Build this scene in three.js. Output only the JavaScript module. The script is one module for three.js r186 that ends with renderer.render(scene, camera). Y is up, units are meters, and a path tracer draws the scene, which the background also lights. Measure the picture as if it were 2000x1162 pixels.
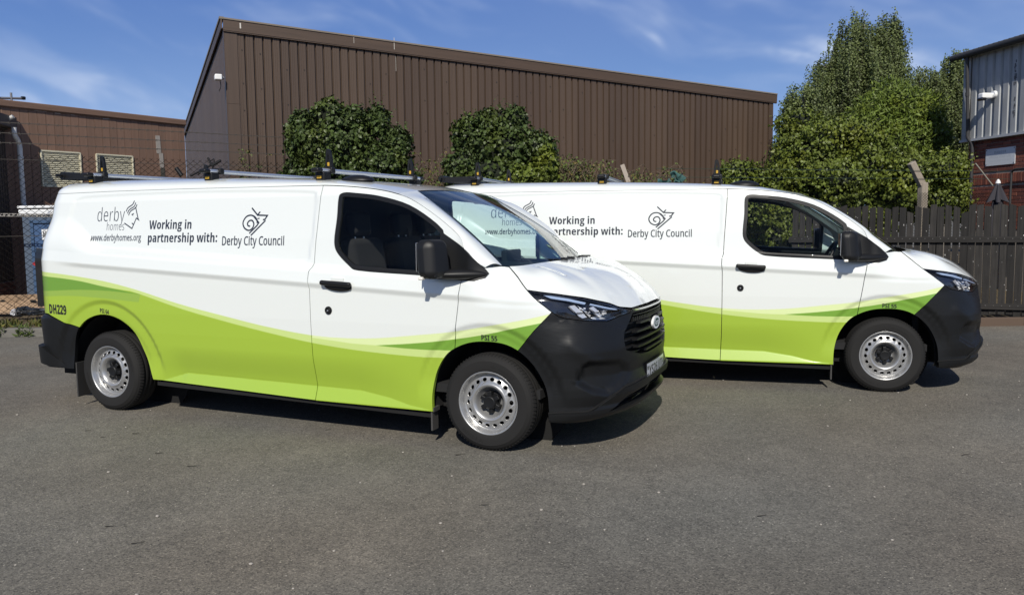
import * as THREE from 'three';
import { mergeGeometries } from 'three/addons/utils/BufferGeometryUtils.js';
import { RoundedBoxGeometry } from 'three/addons/geometries/RoundedBoxGeometry.js';
import { createNoise3D } from 'simplex-noise';

// ------------------------------------------------------------------ camera, sky, sun, exposure
const scene = new THREE.Scene();
const camera = new THREE.PerspectiveCamera(40.15, 1024 / 594, 0.1, 400);
camera.position.set(0, 1.5547, 0);
camera.rotation.set(-0.09328, 0, -0.01168, 'YXZ');
const renderer = new THREE.WebGLRenderer({ antialias: true });
renderer.toneMapping = THREE.LinearToneMapping;
renderer.toneMappingExposure = 1.0;
renderer.shadowMap.enabled = true;

const SUN = new THREE.Vector3(-0.13, 1, 1.25).normalize();
const sun = new THREE.DirectionalLight(new THREE.Color(1, 0.945, 0.85), 4.5);
sun.position.copy(SUN).multiplyScalar(60).add(new THREE.Vector3(0, 0, -12));
sun.target.position.set(0, 0, -12);
sun.castShadow = true;
sun.shadow.mapSize.set(4096, 4096);
Object.assign(sun.shadow.camera, { left: -22, right: 22, top: 22, bottom: -22, near: 1, far: 140 });
scene.add(sun, sun.target);

function rngOf(seed) {
  let s = seed | 0;
  return () => { s = (s + 0x6d2b79f5) | 0; let t = Math.imul(s ^ (s >>> 15), 1 | s); t = (t + Math.imul(t ^ (t >>> 7), 61 | t)) ^ t; return ((t ^ (t >>> 14)) >>> 0) / 4294967296; };
}
const n3 = createNoise3D(rngOf(7));
const clamp = (x, a = 0, b = 1) => Math.min(b, Math.max(a, x));
const lerp = (a, b, t) => a + (b - a) * t;
const sst = (a, b, x) => { const t = clamp((x - a) / (b - a)); return t * t * (3 - 2 * t); };
const interp = (T, x) => {
  if (x <= T[0][0]) return T[0][1];
  for (let i = 1; i < T.length; i++) if (x <= T[i][0]) { const [a, p] = T[i - 1], [b, q] = T[i]; return p + (q - p) * (x - a) / (b - a); }
  return T[T.length - 1][1];
};
{ // clear summer sky with thin cirrus
  const W = 2048, H = 1024, d = new Float32Array(W * H * 4);
  const zen = [0.028, 0.068, 0.19], mid = [0.092, 0.20, 0.52], hor = [0.33, 0.54, 0.86];
  for (let r = 0; r < H; r++) {
    const up = ((r + 0.5) / H - 0.5) * Math.PI, y = Math.sin(up), cu = Math.cos(up);
    for (let c = 0; c < W; c++) {
      const az = ((c + 0.5) / W - 0.5) * 2 * Math.PI, x = Math.cos(az) * cu, z = Math.sin(az) * cu;
      const o = (r * W + c) * 4, e = Math.max(0, y);
      const t1 = sst(-0.05, 0.29, e), t2 = sst(0.26, 0.75, e);
      let fa = az + Math.PI / 2; if (fa > Math.PI) fa -= 2 * Math.PI; const el = up; // angle from straight ahead, elevation
      const la = fa * 0.955 - el * 0.297, ac = fa * 0.297 + el * 0.955, wv = 0.02 * n3(fa * 3, el * 5, 2) + 0.008 * n3(fa * 9, el * 14, 5);
      let f = 0, a = 0.55, s = 1;
      for (let i = 0; i < 5; i++, a *= 0.6, s *= 2.1) f += a * n3(la * 2.0 * s + i * 3.7, (ac + wv) * 10 * s, 1.3 * i);
      const broad = 0.5 + 0.5 * n3(fa * 1.7 + 4.2, el * 5 + 1, 7);
      let cl = (0.30 * sst(-0.25, 0.95, f + 0.55 * (broad - 0.5)) + 0.10 * broad + 0.75 * sst(0.22, 0.85, f) * sst(0.25, 0.7, broad)) * sst(-0.02, 0.06, y);
      cl *= 1 - 0.4 * sst(0.5, 1, y);
      const sunward = Math.pow(Math.max(0, x * SUN.x + y * SUN.y + z * SUN.z), 12);
      for (let i = 0; i < 3; i++) {
        let v = lerp(lerp(hor[i], mid[i], t1), zen[i], t2);
        v += sunward * 0.25;
        v = lerp(v, [0.60, 0.70, 0.90][i], cl);
        if (y < 0) v = lerp(v, [0.11, 0.105, 0.095][i], sst(0, -0.03, y));
        d[o + i] = v;
      }
      d[o + 3] = 1;
    }
  }
  const t = new THREE.DataTexture(d, W, H, THREE.RGBAFormat, THREE.FloatType);
  t.mapping = THREE.EquirectangularReflectionMapping; t.magFilter = THREE.LinearFilter; t.needsUpdate = true;
  scene.background = t; scene.environment = t;
}

// ------------------------------------------------------------------ helpers
const used = new Map();
function numbered(n) { const k = used.get(n) || 0; used.set(n, k + 1); return k ? `${n}_${String(k).padStart(3, '0')}` : n; }
function finish(o) { o.traverse((m) => { if (m.isMesh) { m.castShadow = m.receiveShadow = true; } }); return o; }
function tag(o, label, category, group) { o.userData = { label, category }; if (group) o.userData.group = group; return o; }
function thing(name, label, category, pos = [0, 0, 0], turn = 0, group) {
  const g = new THREE.Group(); g.name = numbered(name); g.position.set(...pos); g.rotation.y = turn; scene.add(g);
  return tag(g, label, category, group);
}
function part(name, geo, mat, parent) {
  if (Array.isArray(geo)) geo = merge(geo);
  const m = new THREE.Mesh(geo, mat); m.name = parent ? name : numbered(name); m.castShadow = m.receiveShadow = true;
  (parent || scene).add(m); return m;
}
function group(name, parent) { const g = new THREE.Group(); g.name = name; parent.add(g); return g; }
function struct(name, geo, mat) { const m = part(name, geo, mat); m.userData.kind = 'structure'; return m; }
function merge(list) {
  return mergeGeometries(list.map((g) => {
    g = g.index ? g.toNonIndexed() : g;
    for (const k of Object.keys(g.attributes)) if (!['position', 'normal', 'uv'].includes(k)) g.deleteAttribute(k);
    if (!g.attributes.uv) g.setAttribute('uv', new THREE.BufferAttribute(new Float32Array(g.attributes.position.count * 2), 2));
    return g;
  }));
}
const box = (w, h, d, x = 0, y = 0, z = 0, ry = 0, rz = 0, rx = 0) => { const g = new THREE.BoxGeometry(w, h, d); if (rx) g.rotateX(rx); if (rz) g.rotateZ(rz); if (ry) g.rotateY(ry); return g.translate(x, y, z); };
const rbox = (w, h, d, r, x = 0, y = 0, z = 0, seg = 3) => new RoundedBoxGeometry(w, h, d, seg, r).translate(x, y, z);
function rod(a, b, r, n = 8, r2 = r) {
  const A = new THREE.Vector3(...a), B = new THREE.Vector3(...b), d = B.clone().sub(A), L = d.length();
  return new THREE.CylinderGeometry(r2, r, L, n).translate(0, L / 2, 0).applyQuaternion(new THREE.Quaternion().setFromUnitVectors(new THREE.Vector3(0, 1, 0), d.normalize())).translate(...a);
}
const tube = (pts, r, n = 24, rs = 8) => new THREE.TubeGeometry(new THREE.CatmullRomCurve3(pts.map((p) => new THREE.Vector3(...p))), n, r, rs);
function mirrorZ(g) {
  g = g.clone(); const p = g.attributes.position, n = g.attributes.normal;
  for (let i = 0; i < p.count; i++) { p.setZ(i, -p.getZ(i)); n && n.setZ(i, -n.getZ(i)); }
  if (g.index) { const a = g.index.array; for (let i = 0; i < a.length; i += 3) { const t = a[i]; a[i] = a[i + 1]; a[i + 1] = t; } }
  else for (const k of Object.keys(g.attributes)) { const at = g.attributes[k], s = at.itemSize, a = at.array; for (let i = 0; i < at.count; i += 3) for (let c = 0; c < s; c++) { const t = a[i * s + c]; a[i * s + c] = a[(i + 1) * s + c]; a[(i + 1) * s + c] = t; } }
  return g;
}
// a ray of the photograph's camera: used only to look up where things stand on their own planes and distances
function ray(px, py) {
  const u0 = px - 1000, v0 = py - 581, r = -0.01168, c = Math.cos(r), s = Math.sin(r), u = u0 * c + v0 * s, v = -u0 * s + v0 * c, f = 1589.6;
  const y = -v / f, p = 0.09328;
  return [u / f, y * Math.cos(p) - Math.sin(p), -(y * Math.sin(p) + Math.cos(p))];
}
function at(px, py, D) { const d = ray(px, py), k = D / -d[2]; return [d[0] * k, 1.5547 + d[1] * k, d[2] * k]; }

// ------------------------------------------------------------------ materials
const lin = (r, g, b) => new THREE.Color().setRGB(r, g, b);
const std = (c, roughness = 0.6, metalness = 0, extra = {}) => new THREE.MeshStandardMaterial({ color: c, roughness, metalness, ...extra });
const phys = (c, o) => new THREE.MeshPhysicalMaterial({ color: c, ...o });
function noiseTex(w, h, fn, srgb = false) {
  const d = new Uint8Array(w * h * 4);
  for (let y = 0; y < h; y++) for (let x = 0; x < w; x++) { const c = fn(x / w, y / h, x, y), o = (y * w + x) * 4; for (let i = 0; i < 3; i++) d[o + i] = clamp(c[i] ?? c[0], 0, 1) * 255; d[o + 3] = 255; }
  const t = new THREE.DataTexture(d, w, h); t.wrapS = t.wrapT = THREE.RepeatWrapping; t.magFilter = THREE.LinearFilter; if (srgb) t.colorSpace = THREE.SRGBColorSpace; t.needsUpdate = true; return t;
}
// tileable fractal noise on a torus
function tnoise(u, v, f, oct = 4, seed = 0) {
  let s = 0, a = 0.5;
  for (let i = 0; i < oct; i++, f *= 2, a *= 0.5) {
    const iu = u * f, iv = v * f;
    const w = (x, y) => n3(x, y, seed + i * 7.3);
    const fu = u, fv = v;
    s += a * (w(iu, iv) * (1 - fu) * (1 - fv) + w(iu - f, iv) * fu * (1 - fv) + w(iu, iv - f) * (1 - fu) * fv + w(iu - f, iv - f) * fu * fv);
  }
  return s;
}
const M = {};
const COAT = { roughness: 0.32, clearcoat: 1, clearcoatRoughness: 0.025 };
M.white = phys(lin(0.725, 0.753, 0.725), COAT);
M.black = phys(lin(0.009, 0.0092, 0.0098), { roughness: 0.45, specularIntensity: 0.6 });
M.blackFine = phys(lin(0.0085, 0.009, 0.0096), { roughness: 0.43, specularIntensity: 0.6, bumpScale: 0.0004, bumpMap: noiseTex(256, 256, (() => { const r = rngOf(3); return () => [r()]; })()) });
M.blackGloss = phys(lin(0.012, 0.012, 0.014), { roughness: 0.12, clearcoat: 0.6, clearcoatRoughness: 0.04 });
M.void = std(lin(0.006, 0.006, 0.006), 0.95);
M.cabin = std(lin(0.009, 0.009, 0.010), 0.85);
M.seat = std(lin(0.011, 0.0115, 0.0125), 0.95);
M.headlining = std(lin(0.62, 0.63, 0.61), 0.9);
M.tyre = phys(lin(0.0145, 0.014, 0.0135), { roughness: 0.8, specularIntensity: 0.6 });
M.rim = std(lin(0.41, 0.41, 0.405), 0.35, 0.65);
M.alu = std(lin(0.72, 0.74, 0.76), 0.32, 0.8);
M.chrome = std(lin(0.75, 0.76, 0.78), 0.1, 1);
M.reflector = std(lin(0.86, 0.86, 0.85), 0.28, 0.55);
M.drl = std(lin(0.30, 0.38, 0.52), 0.3);
M.glass = phys(lin(0.97, 0.985, 0.98), { transmission: 1, roughness: 0, thickness: 0, ior: 1.22 });
M.screen = phys(lin(0.62, 0.80, 0.79), { transmission: 1, roughness: 0, thickness: 0, ior: 1.4 });
M.lens = phys(lin(0.97, 0.98, 1), { transmission: 1, roughness: 0, thickness: 0, ior: 1.45 });
M.yellow = std(lin(0.45, 0.27, 0.02), 0.6);
M.lampRed = phys(lin(0.05, 0.004, 0.004), { roughness: 0.1, clearcoat: 1 });
M.indicator = std(lin(0.75, 0.72, 0.66), 0.25);

// ------------------------------------------------------------------ the van: one skin (u along the side and round the nose, y up)
const LOW = [[0.1, 0.93], [0.2, 0.955], [0.245, 0.963], [0.45, 0.98], [0.69, 0.997], [0.85, 1.003], [1.3, 1.003]];
const UPP = [[1.2, 0.955], [1.25, 0.948], [1.44, 0.927], [1.76, 0.876], [1.835, 0.845], [1.9, 0.77]];
const XF = [[0.1, 0.70], [0.2, 0.72], [0.235, 0.80], [0.25, 0.85], [0.28, 0.885], [0.31, 0.893], [0.335, 0.885], [0.345, 0.89], [0.4, 0.922], [0.45, 0.924], [0.53, 0.905], [0.6, 0.913], [0.75, 0.913], [0.9, 0.905], [0.955, 0.90], [1.0, 0.87], [1.05, 0.81], [1.1, 0.74], [1.3, 0.6]];
const NN = [[0.1, 2.9], [0.7, 2.9], [0.9, 2.35], [1.3, 2.3]];
const NOSE = 1.3, UC = 0.2 + NOSE;
function sdPoly(P, x, y) { // signed distance, negative inside
  let d = 1e9, s = 1;
  for (let i = 0, j = P.length - 1; i < P.length; j = i++) {
    const ex = P[j][0] - P[i][0], ey = P[j][1] - P[i][1], wx = x - P[i][0], wy = y - P[i][1], t = clamp((wx * ex + wy * ey) / (ex * ex + ey * ey));
    const bx = wx - ex * t, by = wy - ey * t; d = Math.min(d, bx * bx + by * by);
    if ((P[i][1] > y) !== (P[j][1] > y) && x < ((P[j][0] - P[i][0]) * (y - P[i][1])) / (P[j][1] - P[i][1]) + P[i][0]) s = -s;
  }
  return s * Math.sqrt(d);
}
const spline = (pts, n = 6) => { const out = []; const c = new THREE.CatmullRomCurve3(pts.map((p) => new THREE.Vector3(p[0], p[1], 0)), false, 'centripetal'); const N = (pts.length - 1) * n; for (let i = 0; i <= N; i++) { const p = c.getPoint(i / N); out.push([p.x, p.y]); } return out; };
const PANEL = spline([[-3.93, 1.785], [-3.86, 1.808], [-3.6, 1.82], [-2.8, 1.83], [-2.2, 1.825], [-1.5, 1.802], [-1.425, 1.79], [-1.405, 1.76], [-1.42, 1.46], [-1.44, 1.32], [-1.455, 1.285], [-1.50, 1.266], [-2.3, 1.305], [-3.2, 1.35], [-3.58, 1.368], [-3.83, 1.435], [-3.955, 1.50], [-3.985, 1.56], [-3.98, 1.62], [-3.93, 1.785]], 4);
const POCKET = [[0.568, 0.49], [0.61, 0.615], [0.654, 0.648], [0.906, 0.632], [0.99, 0.585], [1.02, 0.52], [0.9, 0.43], [0.785, 0.39], [0.66, 0.43]];
const SCAL = [[-3.05, 0.245], [-2.95, 0.29], [-2.68, 0.372], [-2.26, 0.365], [-1.44, 0.351], [-1.03, 0.345], [-0.78, 0.309], [-0.61, 0.268], [-0.43, 0.246]];
function halfWidth(x, y) {
  const t = y - (1.129 - 0.0517 * (x + 1.43)), f = sst(-4.1, -3.7, x) * (1 - sst(0.2, 0.45, x)), front = 1 - sst(-0.25, 0, x);
  const low = interp(LOW, y) + f * 0.013 * (t < 0 ? sst(-0.045, 0.004, t) : 1);
  const sh = sst(0.075, 0.14 + 0.25 * (1 - sst(-4, -3.5, x)), t) * front;
  const midw = low - 0.016 * clamp(t / 0.085) * front;
  let z = midw * (1 - sh) + interp(UPP, y) * sh;
  z -= 0.155 * sst(-0.15, 0.12, x) * sst(0.98, 1.28, y);
  return z;
}
function relief(x, u, y) {
  let d = 0;
  for (const [cx, rr] of [[0, 0.505], [-3.5, 0.565]]) {
    const r = Math.hypot(x - cx, y - 0.335);
    if (r < 0.75) { const f = sst(0.28, 0.5, y); d -= f * (0.016 * (1 - sst(rr, rr + 0.05, r)) + 0.005 * (1 - sst(0.455, 0.495, r))); }
  }
  if (u > -3.1 && u < -0.42 && y < 0.72) { // the sill kicks out below a line, the door hollows in above it
    const yc = interp(SCAL, u), k = clamp((yc - 0.245) / 0.11);
    if (k > 0) { const e = 0.012, up = clamp((y - 0.25) / (yc - 0.25), 0, 2), dn = 1 - sst(yc - 0.04, 0.60, y), w = sst(yc - e, yc + e, y); d -= 0.040 * k * lerp(Math.min(up, 1), dn, w); }
  }
  if (u > -4.1 && u < -1.38 && y > 1.2) d -= 0.011 * sst(0.006, -0.030, sdPoly(PANEL, u, y));
  if (u > 0.4 && y < 0.72 && y > 0.33) { const uu = u > UC ? 2 * UC - u : u; d -= 0.05 * sst(0.006, -0.05, sdPoly(POCKET, uu, y)) * (0.55 + 0.45 * sst(0.9, 0.62, uu)); }
  if (u > 0.42 && y > 0.55 && y < 0.95) { const uu = u > UC ? 2 * UC - u : u, t = clamp(((uu - 0.50) * 0.22 + (0.80 - y) * 0.20) / 0.0884), q = Math.hypot(uu - 0.50 - 0.22 * t, y - 0.80 + 0.20 * t); d += 0.010 * Math.exp(-((q / 0.045) ** 2)) * sst(0, 0.25, t); d -= 0.012 * sst(0.0, 0.012, y - (0.905 - 0.07 * sst(0.5, 0.95, uu))) * sst(0.44, 0.56, uu) * sst(1.05, 0.95, uu); }
  return d;
}
const noseCache = new Map();
function nosePlan(y) {
  const k = Math.round(y * 2000);
  if (!noseCache.has(k)) {
    y = k / 2000;
    const w = halfWidth(0.2, y), xf = interp(XF, y), n = interp(NN, y), P = [];
    for (let i = 0; i <= 96; i++) { const th = i / 96 * Math.PI / 2; P.push([0.2 + (xf - 0.2) * Math.pow(Math.sin(th), 2 / n), w * Math.pow(Math.max(0, Math.cos(th)), 2 / n), 0]); }
    for (let i = 1; i < P.length; i++) P[i][2] = P[i - 1][2] + Math.hypot(P[i][0] - P[i - 1][0], P[i][1] - P[i - 1][1]);
    const T = P[96][2]; P.forEach((p) => { p[2] /= T; });
    noseCache.set(k, P);
  }
  return noseCache.get(k);
}
const RC = 0.25, REAR_ARC = RC * Math.PI / 2;
function plan(u, y) { // outline without relief: [x, z]
  const cx = -4.125 + 0.05 * sst(1.25, 1.9, y);
  if (u < cx) {
    const w = halfWidth(cx, y), a = cx - u;
    if (a < REAR_ARC) { const p = a / RC; return [cx - RC * Math.sin(p), w - RC + RC * Math.cos(p)]; }
    return [cx - RC, w - RC - (a - REAR_ARC)];
  }
  if (u <= 0.2) return [u, halfWidth(u, y)];
  let k = (u - 0.2) / NOSE, s = 1; if (k > 1) { k = 2 - k; s = -1; }
  const P = nosePlan(y); let lo = 0, hi = 96; while (hi - lo > 1) { const m = (lo + hi) >> 1; if (P[m][2] <= k) lo = m; else hi = m; }
  const t = (k - P[lo][2]) / Math.max(1e-9, P[hi][2] - P[lo][2]);
  return [lerp(P[lo][0], P[hi][0], t), s * lerp(P[lo][1], P[hi][1], t)];
}
function skin(u, y, off = 0) {
  const [x, z] = plan(u, y), e = 0.008, a = plan(u - e, y), b = plan(u + e, y);
  let nx = -(b[1] - a[1]), nz = b[0] - a[0]; const l = Math.hypot(nx, nz) || 1; nx /= l; nz /= l;
  const d = relief(x, u, y) + off;
  return [x + nx * d, y, z + nz * d];
}
const area = (P) => P.reduce((s, p, i) => { const q = P[(i + 1) % P.length]; return s + p[0] * q[1] - q[0] * p[1]; }, 0) / 2;
function inset(P, d) { // positive shrinks
  if (area(P) < 0) P = P.slice().reverse();
  P = P.filter((p, i) => { const q = P[(i + 1) % P.length]; return Math.hypot(p[0] - q[0], p[1] - q[1]) > 1e-5; });
  return P.map((p, i) => {
    const a = P[(i + P.length - 1) % P.length], b = P[(i + 1) % P.length];
    const e1 = [p[0] - a[0], p[1] - a[1]], e2 = [b[0] - p[0], b[1] - p[1]], l1 = Math.hypot(...e1), l2 = Math.hypot(...e2);
    const n1 = [-e1[1] / l1, e1[0] / l1], n2 = [-e2[1] / l2, e2[0] / l2], k = 1 + n1[0] * n2[0] + n1[1] * n2[1];
    const m = d / Math.max(k, 0.35); return [p[0] + (n1[0] + n2[0]) * m, p[1] + (n1[1] + n2[1]) * m];
  });
}
function skinPatch(poly, holes = [], { off = 0, du = 0.03, dv = 0.02, flange = 0.022, f } = {}) {
  if (area(poly) < 0) poly = poly.slice().reverse();
  holes = holes.map((h) => (area(h) > 0 ? h.slice().reverse() : h));
  const map = f || ((u, y) => skin(u, y, off)), V2 = (p) => new THREE.Vector2(p[0], p[1]);
  const faces = THREE.ShapeUtils.triangulateShape(poly.map(V2), holes.map((h) => h.map(V2))), all = [...poly, ...holes.flat()];
  const pos = [], nor = [], uv = [], idx = [], seen = new Map();
  const vert = (u, y) => {
    const key = Math.round(u * 1e5) + '_' + Math.round(y * 1e5); if (seen.has(key)) return seen.get(key);
    const p = map(u, y), e = 0.004, a = map(u - e, y), b = map(u + e, y), c = map(u, y - e), d = map(u, y + e);
    const n = new THREE.Vector3(b[0] - a[0], b[1] - a[1], b[2] - a[2]).cross(new THREE.Vector3(d[0] - c[0], d[1] - c[1], d[2] - c[2])).normalize();
    pos.push(...p); nor.push(n.x, n.y, n.z); uv.push((u + 4.6) / 5.3, (y - 0.2) / 1.75); seen.set(key, pos.length / 3 - 1); return pos.length / 3 - 1;
  };
  const clip = (P, ax, v, keep) => { const o = []; for (let i = 0; i < P.length; i++) { const a = P[i], b = P[(i + 1) % P.length], da = (a[ax] - v) * keep, db = (b[ax] - v) * keep; if (da >= 0) o.push(a); if ((da > 0 && db < 0) || (da < 0 && db > 0)) { const t = da / (da - db); const q = [a[0] + (b[0] - a[0]) * t, a[1] + (b[1] - a[1]) * t]; q[ax] = v; o.push(q); } } return o; };
  for (const t of faces) {
    let T = t.map((i) => all[i]); if (area(T) < 0) T = T.reverse();
    const u0 = Math.floor(Math.min(...T.map((p) => p[0])) / du), u1 = Math.ceil(Math.max(...T.map((p) => p[0])) / du);
    for (let i = u0; i < u1; i++) {
      let C = clip(clip(T, 0, i * du, 1), 0, (i + 1) * du, -1); if (C.length < 3) continue;
      const v0 = Math.floor(Math.min(...C.map((p) => p[1])) / dv), v1 = Math.ceil(Math.max(...C.map((p) => p[1])) / dv);
      for (let j = v0; j < v1; j++) {
        const D = clip(clip(C, 1, j * dv, 1), 1, (j + 1) * dv, -1); if (D.length < 3 || Math.abs(area(D)) < 1e-9) continue;
        const q = D.map((p) => vert(...p)); for (let k = 1; k < q.length - 1; k++) if (q[0] !== q[k] && q[k] !== q[k + 1] && q[0] !== q[k + 1]) idx.push(q[0], q[k], q[k + 1]);
      }
    }
  }
  if (flange) for (const ring of [poly, ...holes]) for (let i = 0; i < ring.length; i++) {
    const a = ring[i], b = ring[(i + 1) % ring.length], n = Math.max(1, Math.ceil(Math.hypot(a[0] - b[0], a[1] - b[1]) / 0.03));
    for (let k = 0; k < n; k++) {
      const P = [[lerp(a[0], b[0], k / n), lerp(a[1], b[1], k / n)], [lerp(a[0], b[0], (k + 1) / n), lerp(a[1], b[1], (k + 1) / n)]].map((p) => { const i2 = vert(...p); return { p: pos.slice(i2 * 3, i2 * 3 + 3), n: nor.slice(i2 * 3, i2 * 3 + 3), t: uv.slice(i2 * 2, i2 * 2 + 2) }; });
      const e = new THREE.Vector3(P[1].p[0] - P[0].p[0], P[1].p[1] - P[0].p[1], P[1].p[2] - P[0].p[2]), nn = e.clone().cross(new THREE.Vector3(...P[0].n)).normalize(), s = pos.length / 3;
      for (const d of [0, flange]) for (const q of P) { pos.push(q.p[0] - q.n[0] * d, q.p[1] - q.n[1] * d, q.p[2] - q.n[2] * d); nor.push(nn.x, nn.y, nn.z); uv.push(...q.t); }
      idx.push(s, s + 2, s + 1, s + 1, s + 2, s + 3);
    }
  }
  const g = new THREE.BufferGeometry(); g.setAttribute('position', new THREE.Float32BufferAttribute(pos, 3)); g.setAttribute('normal', new THREE.Float32BufferAttribute(nor, 3)); g.setAttribute('uv', new THREE.Float32BufferAttribute(uv, 2)); g.setIndex(idx); return g;
}
function gridPatch(f, nu, nv, flip = false) { // f(s, t) -> [x, y, z]
  const pos = [], uv = [], idx = [];
  for (let j = 0; j <= nv; j++) for (let i = 0; i <= nu; i++) { pos.push(...f(i / nu, j / nv)); uv.push(i / nu, j / nv); }
  for (let j = 0; j < nv; j++) for (let i = 0; i < nu; i++) { const a = j * (nu + 1) + i, b = a + 1, c = a + nu + 1, d = c + 1; if (flip) idx.push(a, c, b, b, c, d); else idx.push(a, b, c, b, d, c); }
  const g = new THREE.BufferGeometry(); g.setAttribute('position', new THREE.Float32BufferAttribute(pos, 3)); g.setAttribute('uv', new THREE.Float32BufferAttribute(uv, 2)); g.setIndex(idx); g.computeVertexNormals(); return g;
}
function skinBar(u0, u1, y0, h0, d0, d1, n = 24, y1 = y0, h1 = h0) { // a bar that follows the nose
  const f = (s, c) => { const u = lerp(u0, u1, s), y = lerp(y0, y1, s), h = lerp(h0, h1, s) / 2; const [dy, d] = [[-h, d0], [-h * 0.55, d1], [h * 0.55, d1], [h, d0]][c]; return skin(u, y + dy, d); };
  const g = []; for (let c = 0; c < 4; c++) g.push(gridPatch((s, t) => { const a = f(s, c), b = f(s, (c + 1) % 4); return [0, 1, 2].map((i) => lerp(a[i], b[i], t)); }, n, 1));
  for (const s of [0, 1]) g.push(gridPatch((a, t) => { const p = f(s, t ? 3 : 0), q = f(s, t ? 2 : 1); return [0, 1, 2].map((i) => lerp(p[i], q[i], a)); }, 1, 1, s === 0));
  return merge(g);
}

// outlines on the skin, in metres
const B_SEAM = [[-1.42, 0.244], [-1.411, 0.49], [-1.409, 0.79], [-1.41, 1.08], [-1.417, 1.15], [-1.414, 1.205], [-1.402, 1.236], [-1.395, 1.40], [-1.388, 1.505], [-1.372, 1.79], [-1.372, 1.835]];
const ROOF_SEAM = spline([[-1.372, 1.835], [-1.24, 1.828], [-1.06, 1.813], [-0.88, 1.79], [-0.75, 1.764], [-0.62, 1.723], [-0.41, 1.604], [-0.25, 1.488], [-0.195, 1.435], [-0.175, 1.385]], 4);
const D_SEAM = [[-0.172, 1.30], [-0.172, 1.2], [-0.178, 1.13], [-0.19, 1.06], [-0.205, 0.95], [-0.222, 0.84], [-0.242, 0.692]];
const ARCH_F = spline([[-0.43, 0.237], [-0.424, 0.385], [-0.385, 0.53], [-0.31, 0.645], [-0.242, 0.695], [-0.13, 0.739], [0, 0.753], [0.13, 0.741], [0.222, 0.703], [0.31, 0.622], [0.38, 0.50], [0.41, 0.373], [0.42, 0.236]], 5);
const archSplit = (P, x) => P.reduce((b, p, i) => (Math.abs(p[0] - x) < Math.abs(P[b][0] - x) ? i : b), 0);
const iD = archSplit(ARCH_F, -0.242), iB = archSplit(ARCH_F, 0.222);
const ARCH_R = spline([[-3.93, 0.33], [-3.915, 0.46], [-3.88, 0.60], [-3.82, 0.697], [-3.72, 0.77], [-3.57, 0.814], [-3.45, 0.811], [-3.31, 0.765], [-3.19, 0.675], [-3.11, 0.525], [-3.06, 0.40], [-3.03, 0.295]], 5);
const iR = archSplit(ARCH_R, -3.82);
const WINDOW = spline([[-0.49, 1.190], [-1.0, 1.217], [-1.06, 1.228], [-1.11, 1.257], [-1.19, 1.325], [-1.222, 1.368], [-1.234, 1.42], [-1.222, 1.60], [-1.219, 1.735], [-1.208, 1.765], [-1.175, 1.778], [-1.07, 1.772], [-0.87, 1.746], [-0.62, 1.677], [-0.41, 1.556], [-0.345, 1.502]], 4).concat([[-0.335, 1.47], [-0.345, 1.184]]);
const HEADLIGHT = [[0.291, 1.103], [0.49, 1.077], [0.69, 1.044], [0.87, 0.998], [0.945, 0.966], [1.075, 0.944], [1.06, 0.926], [0.956, 0.911], [0.83, 0.887], [0.66, 0.902], [0.535, 0.922], [0.487, 0.938], [0.449, 0.967]];
const HOOD_EDGE = [[0.291, 1.108], [0.49, 1.083], [0.69, 1.051], [0.87, 1.006], [0.945, 0.975], [1.075, 0.957], [1.2, 0.962], [1.5, 0.966]];
const SPLIT = [[0.222, 0.703], [0.335, 0.842], [0.449, 0.966]];
const mir = (P) => P.map(([u, y]) => [2 * UC - u, y]).reverse();
const GRILLE_H = [[1.5, 0.612], [1.36, 0.613], [1.172, 0.625], [0.962, 0.682], [0.945, 0.745], [0.96, 0.802], [1.038, 0.868], [1.088, 0.918], [1.5, 0.926]];
const GRILLE = [...GRILLE_H, ...mir(GRILLE_H).slice(1, -1)];
const LOWG_H = [[1.5, 0.312], [1.2, 0.303], [0.95, 0.29], [0.80, 0.288], [0.93, 0.345], [0.97, 0.371], [1.1, 0.39], [1.3, 0.408], [1.5, 0.412]];
const LOWG = [...LOWG_H, ...mir(LOWG_H).slice(1, -1)];
const BUMP_H = [...ARCH_F.slice(iB).reverse(), [0.335, 0.842], [0.449, 0.964], [0.487, 0.935], [0.535, 0.919], [0.66, 0.899], [0.83, 0.884], [0.956, 0.908], [1.06, 0.923], [1.075, 0.941], [1.2, 0.945], [1.5, 0.948]];
const CHIN_LOW = [[1.5, 0.262], [1.1, 0.252], [0.85, 0.236], [0.7, 0.224], [0.55, 0.228]];
const BUMPER = [...BUMP_H, ...mir(BUMP_H).slice(1), ...mir(CHIN_LOW).slice(0, -1), ...CHIN_LOW];
const CHIN_H = [...CHIN_LOW, [0.425, 0.238], [0.415, 0.288], [0.5, 0.298], [0.655, 0.298], [0.705, 0.317], [0.815, 0.385], [0.941, 0.434], [1.15, 0.45], [1.5, 0.453]];
const CHIN = [...CHIN_H, ...mir(CHIN_H).slice(1, -1)];

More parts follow.
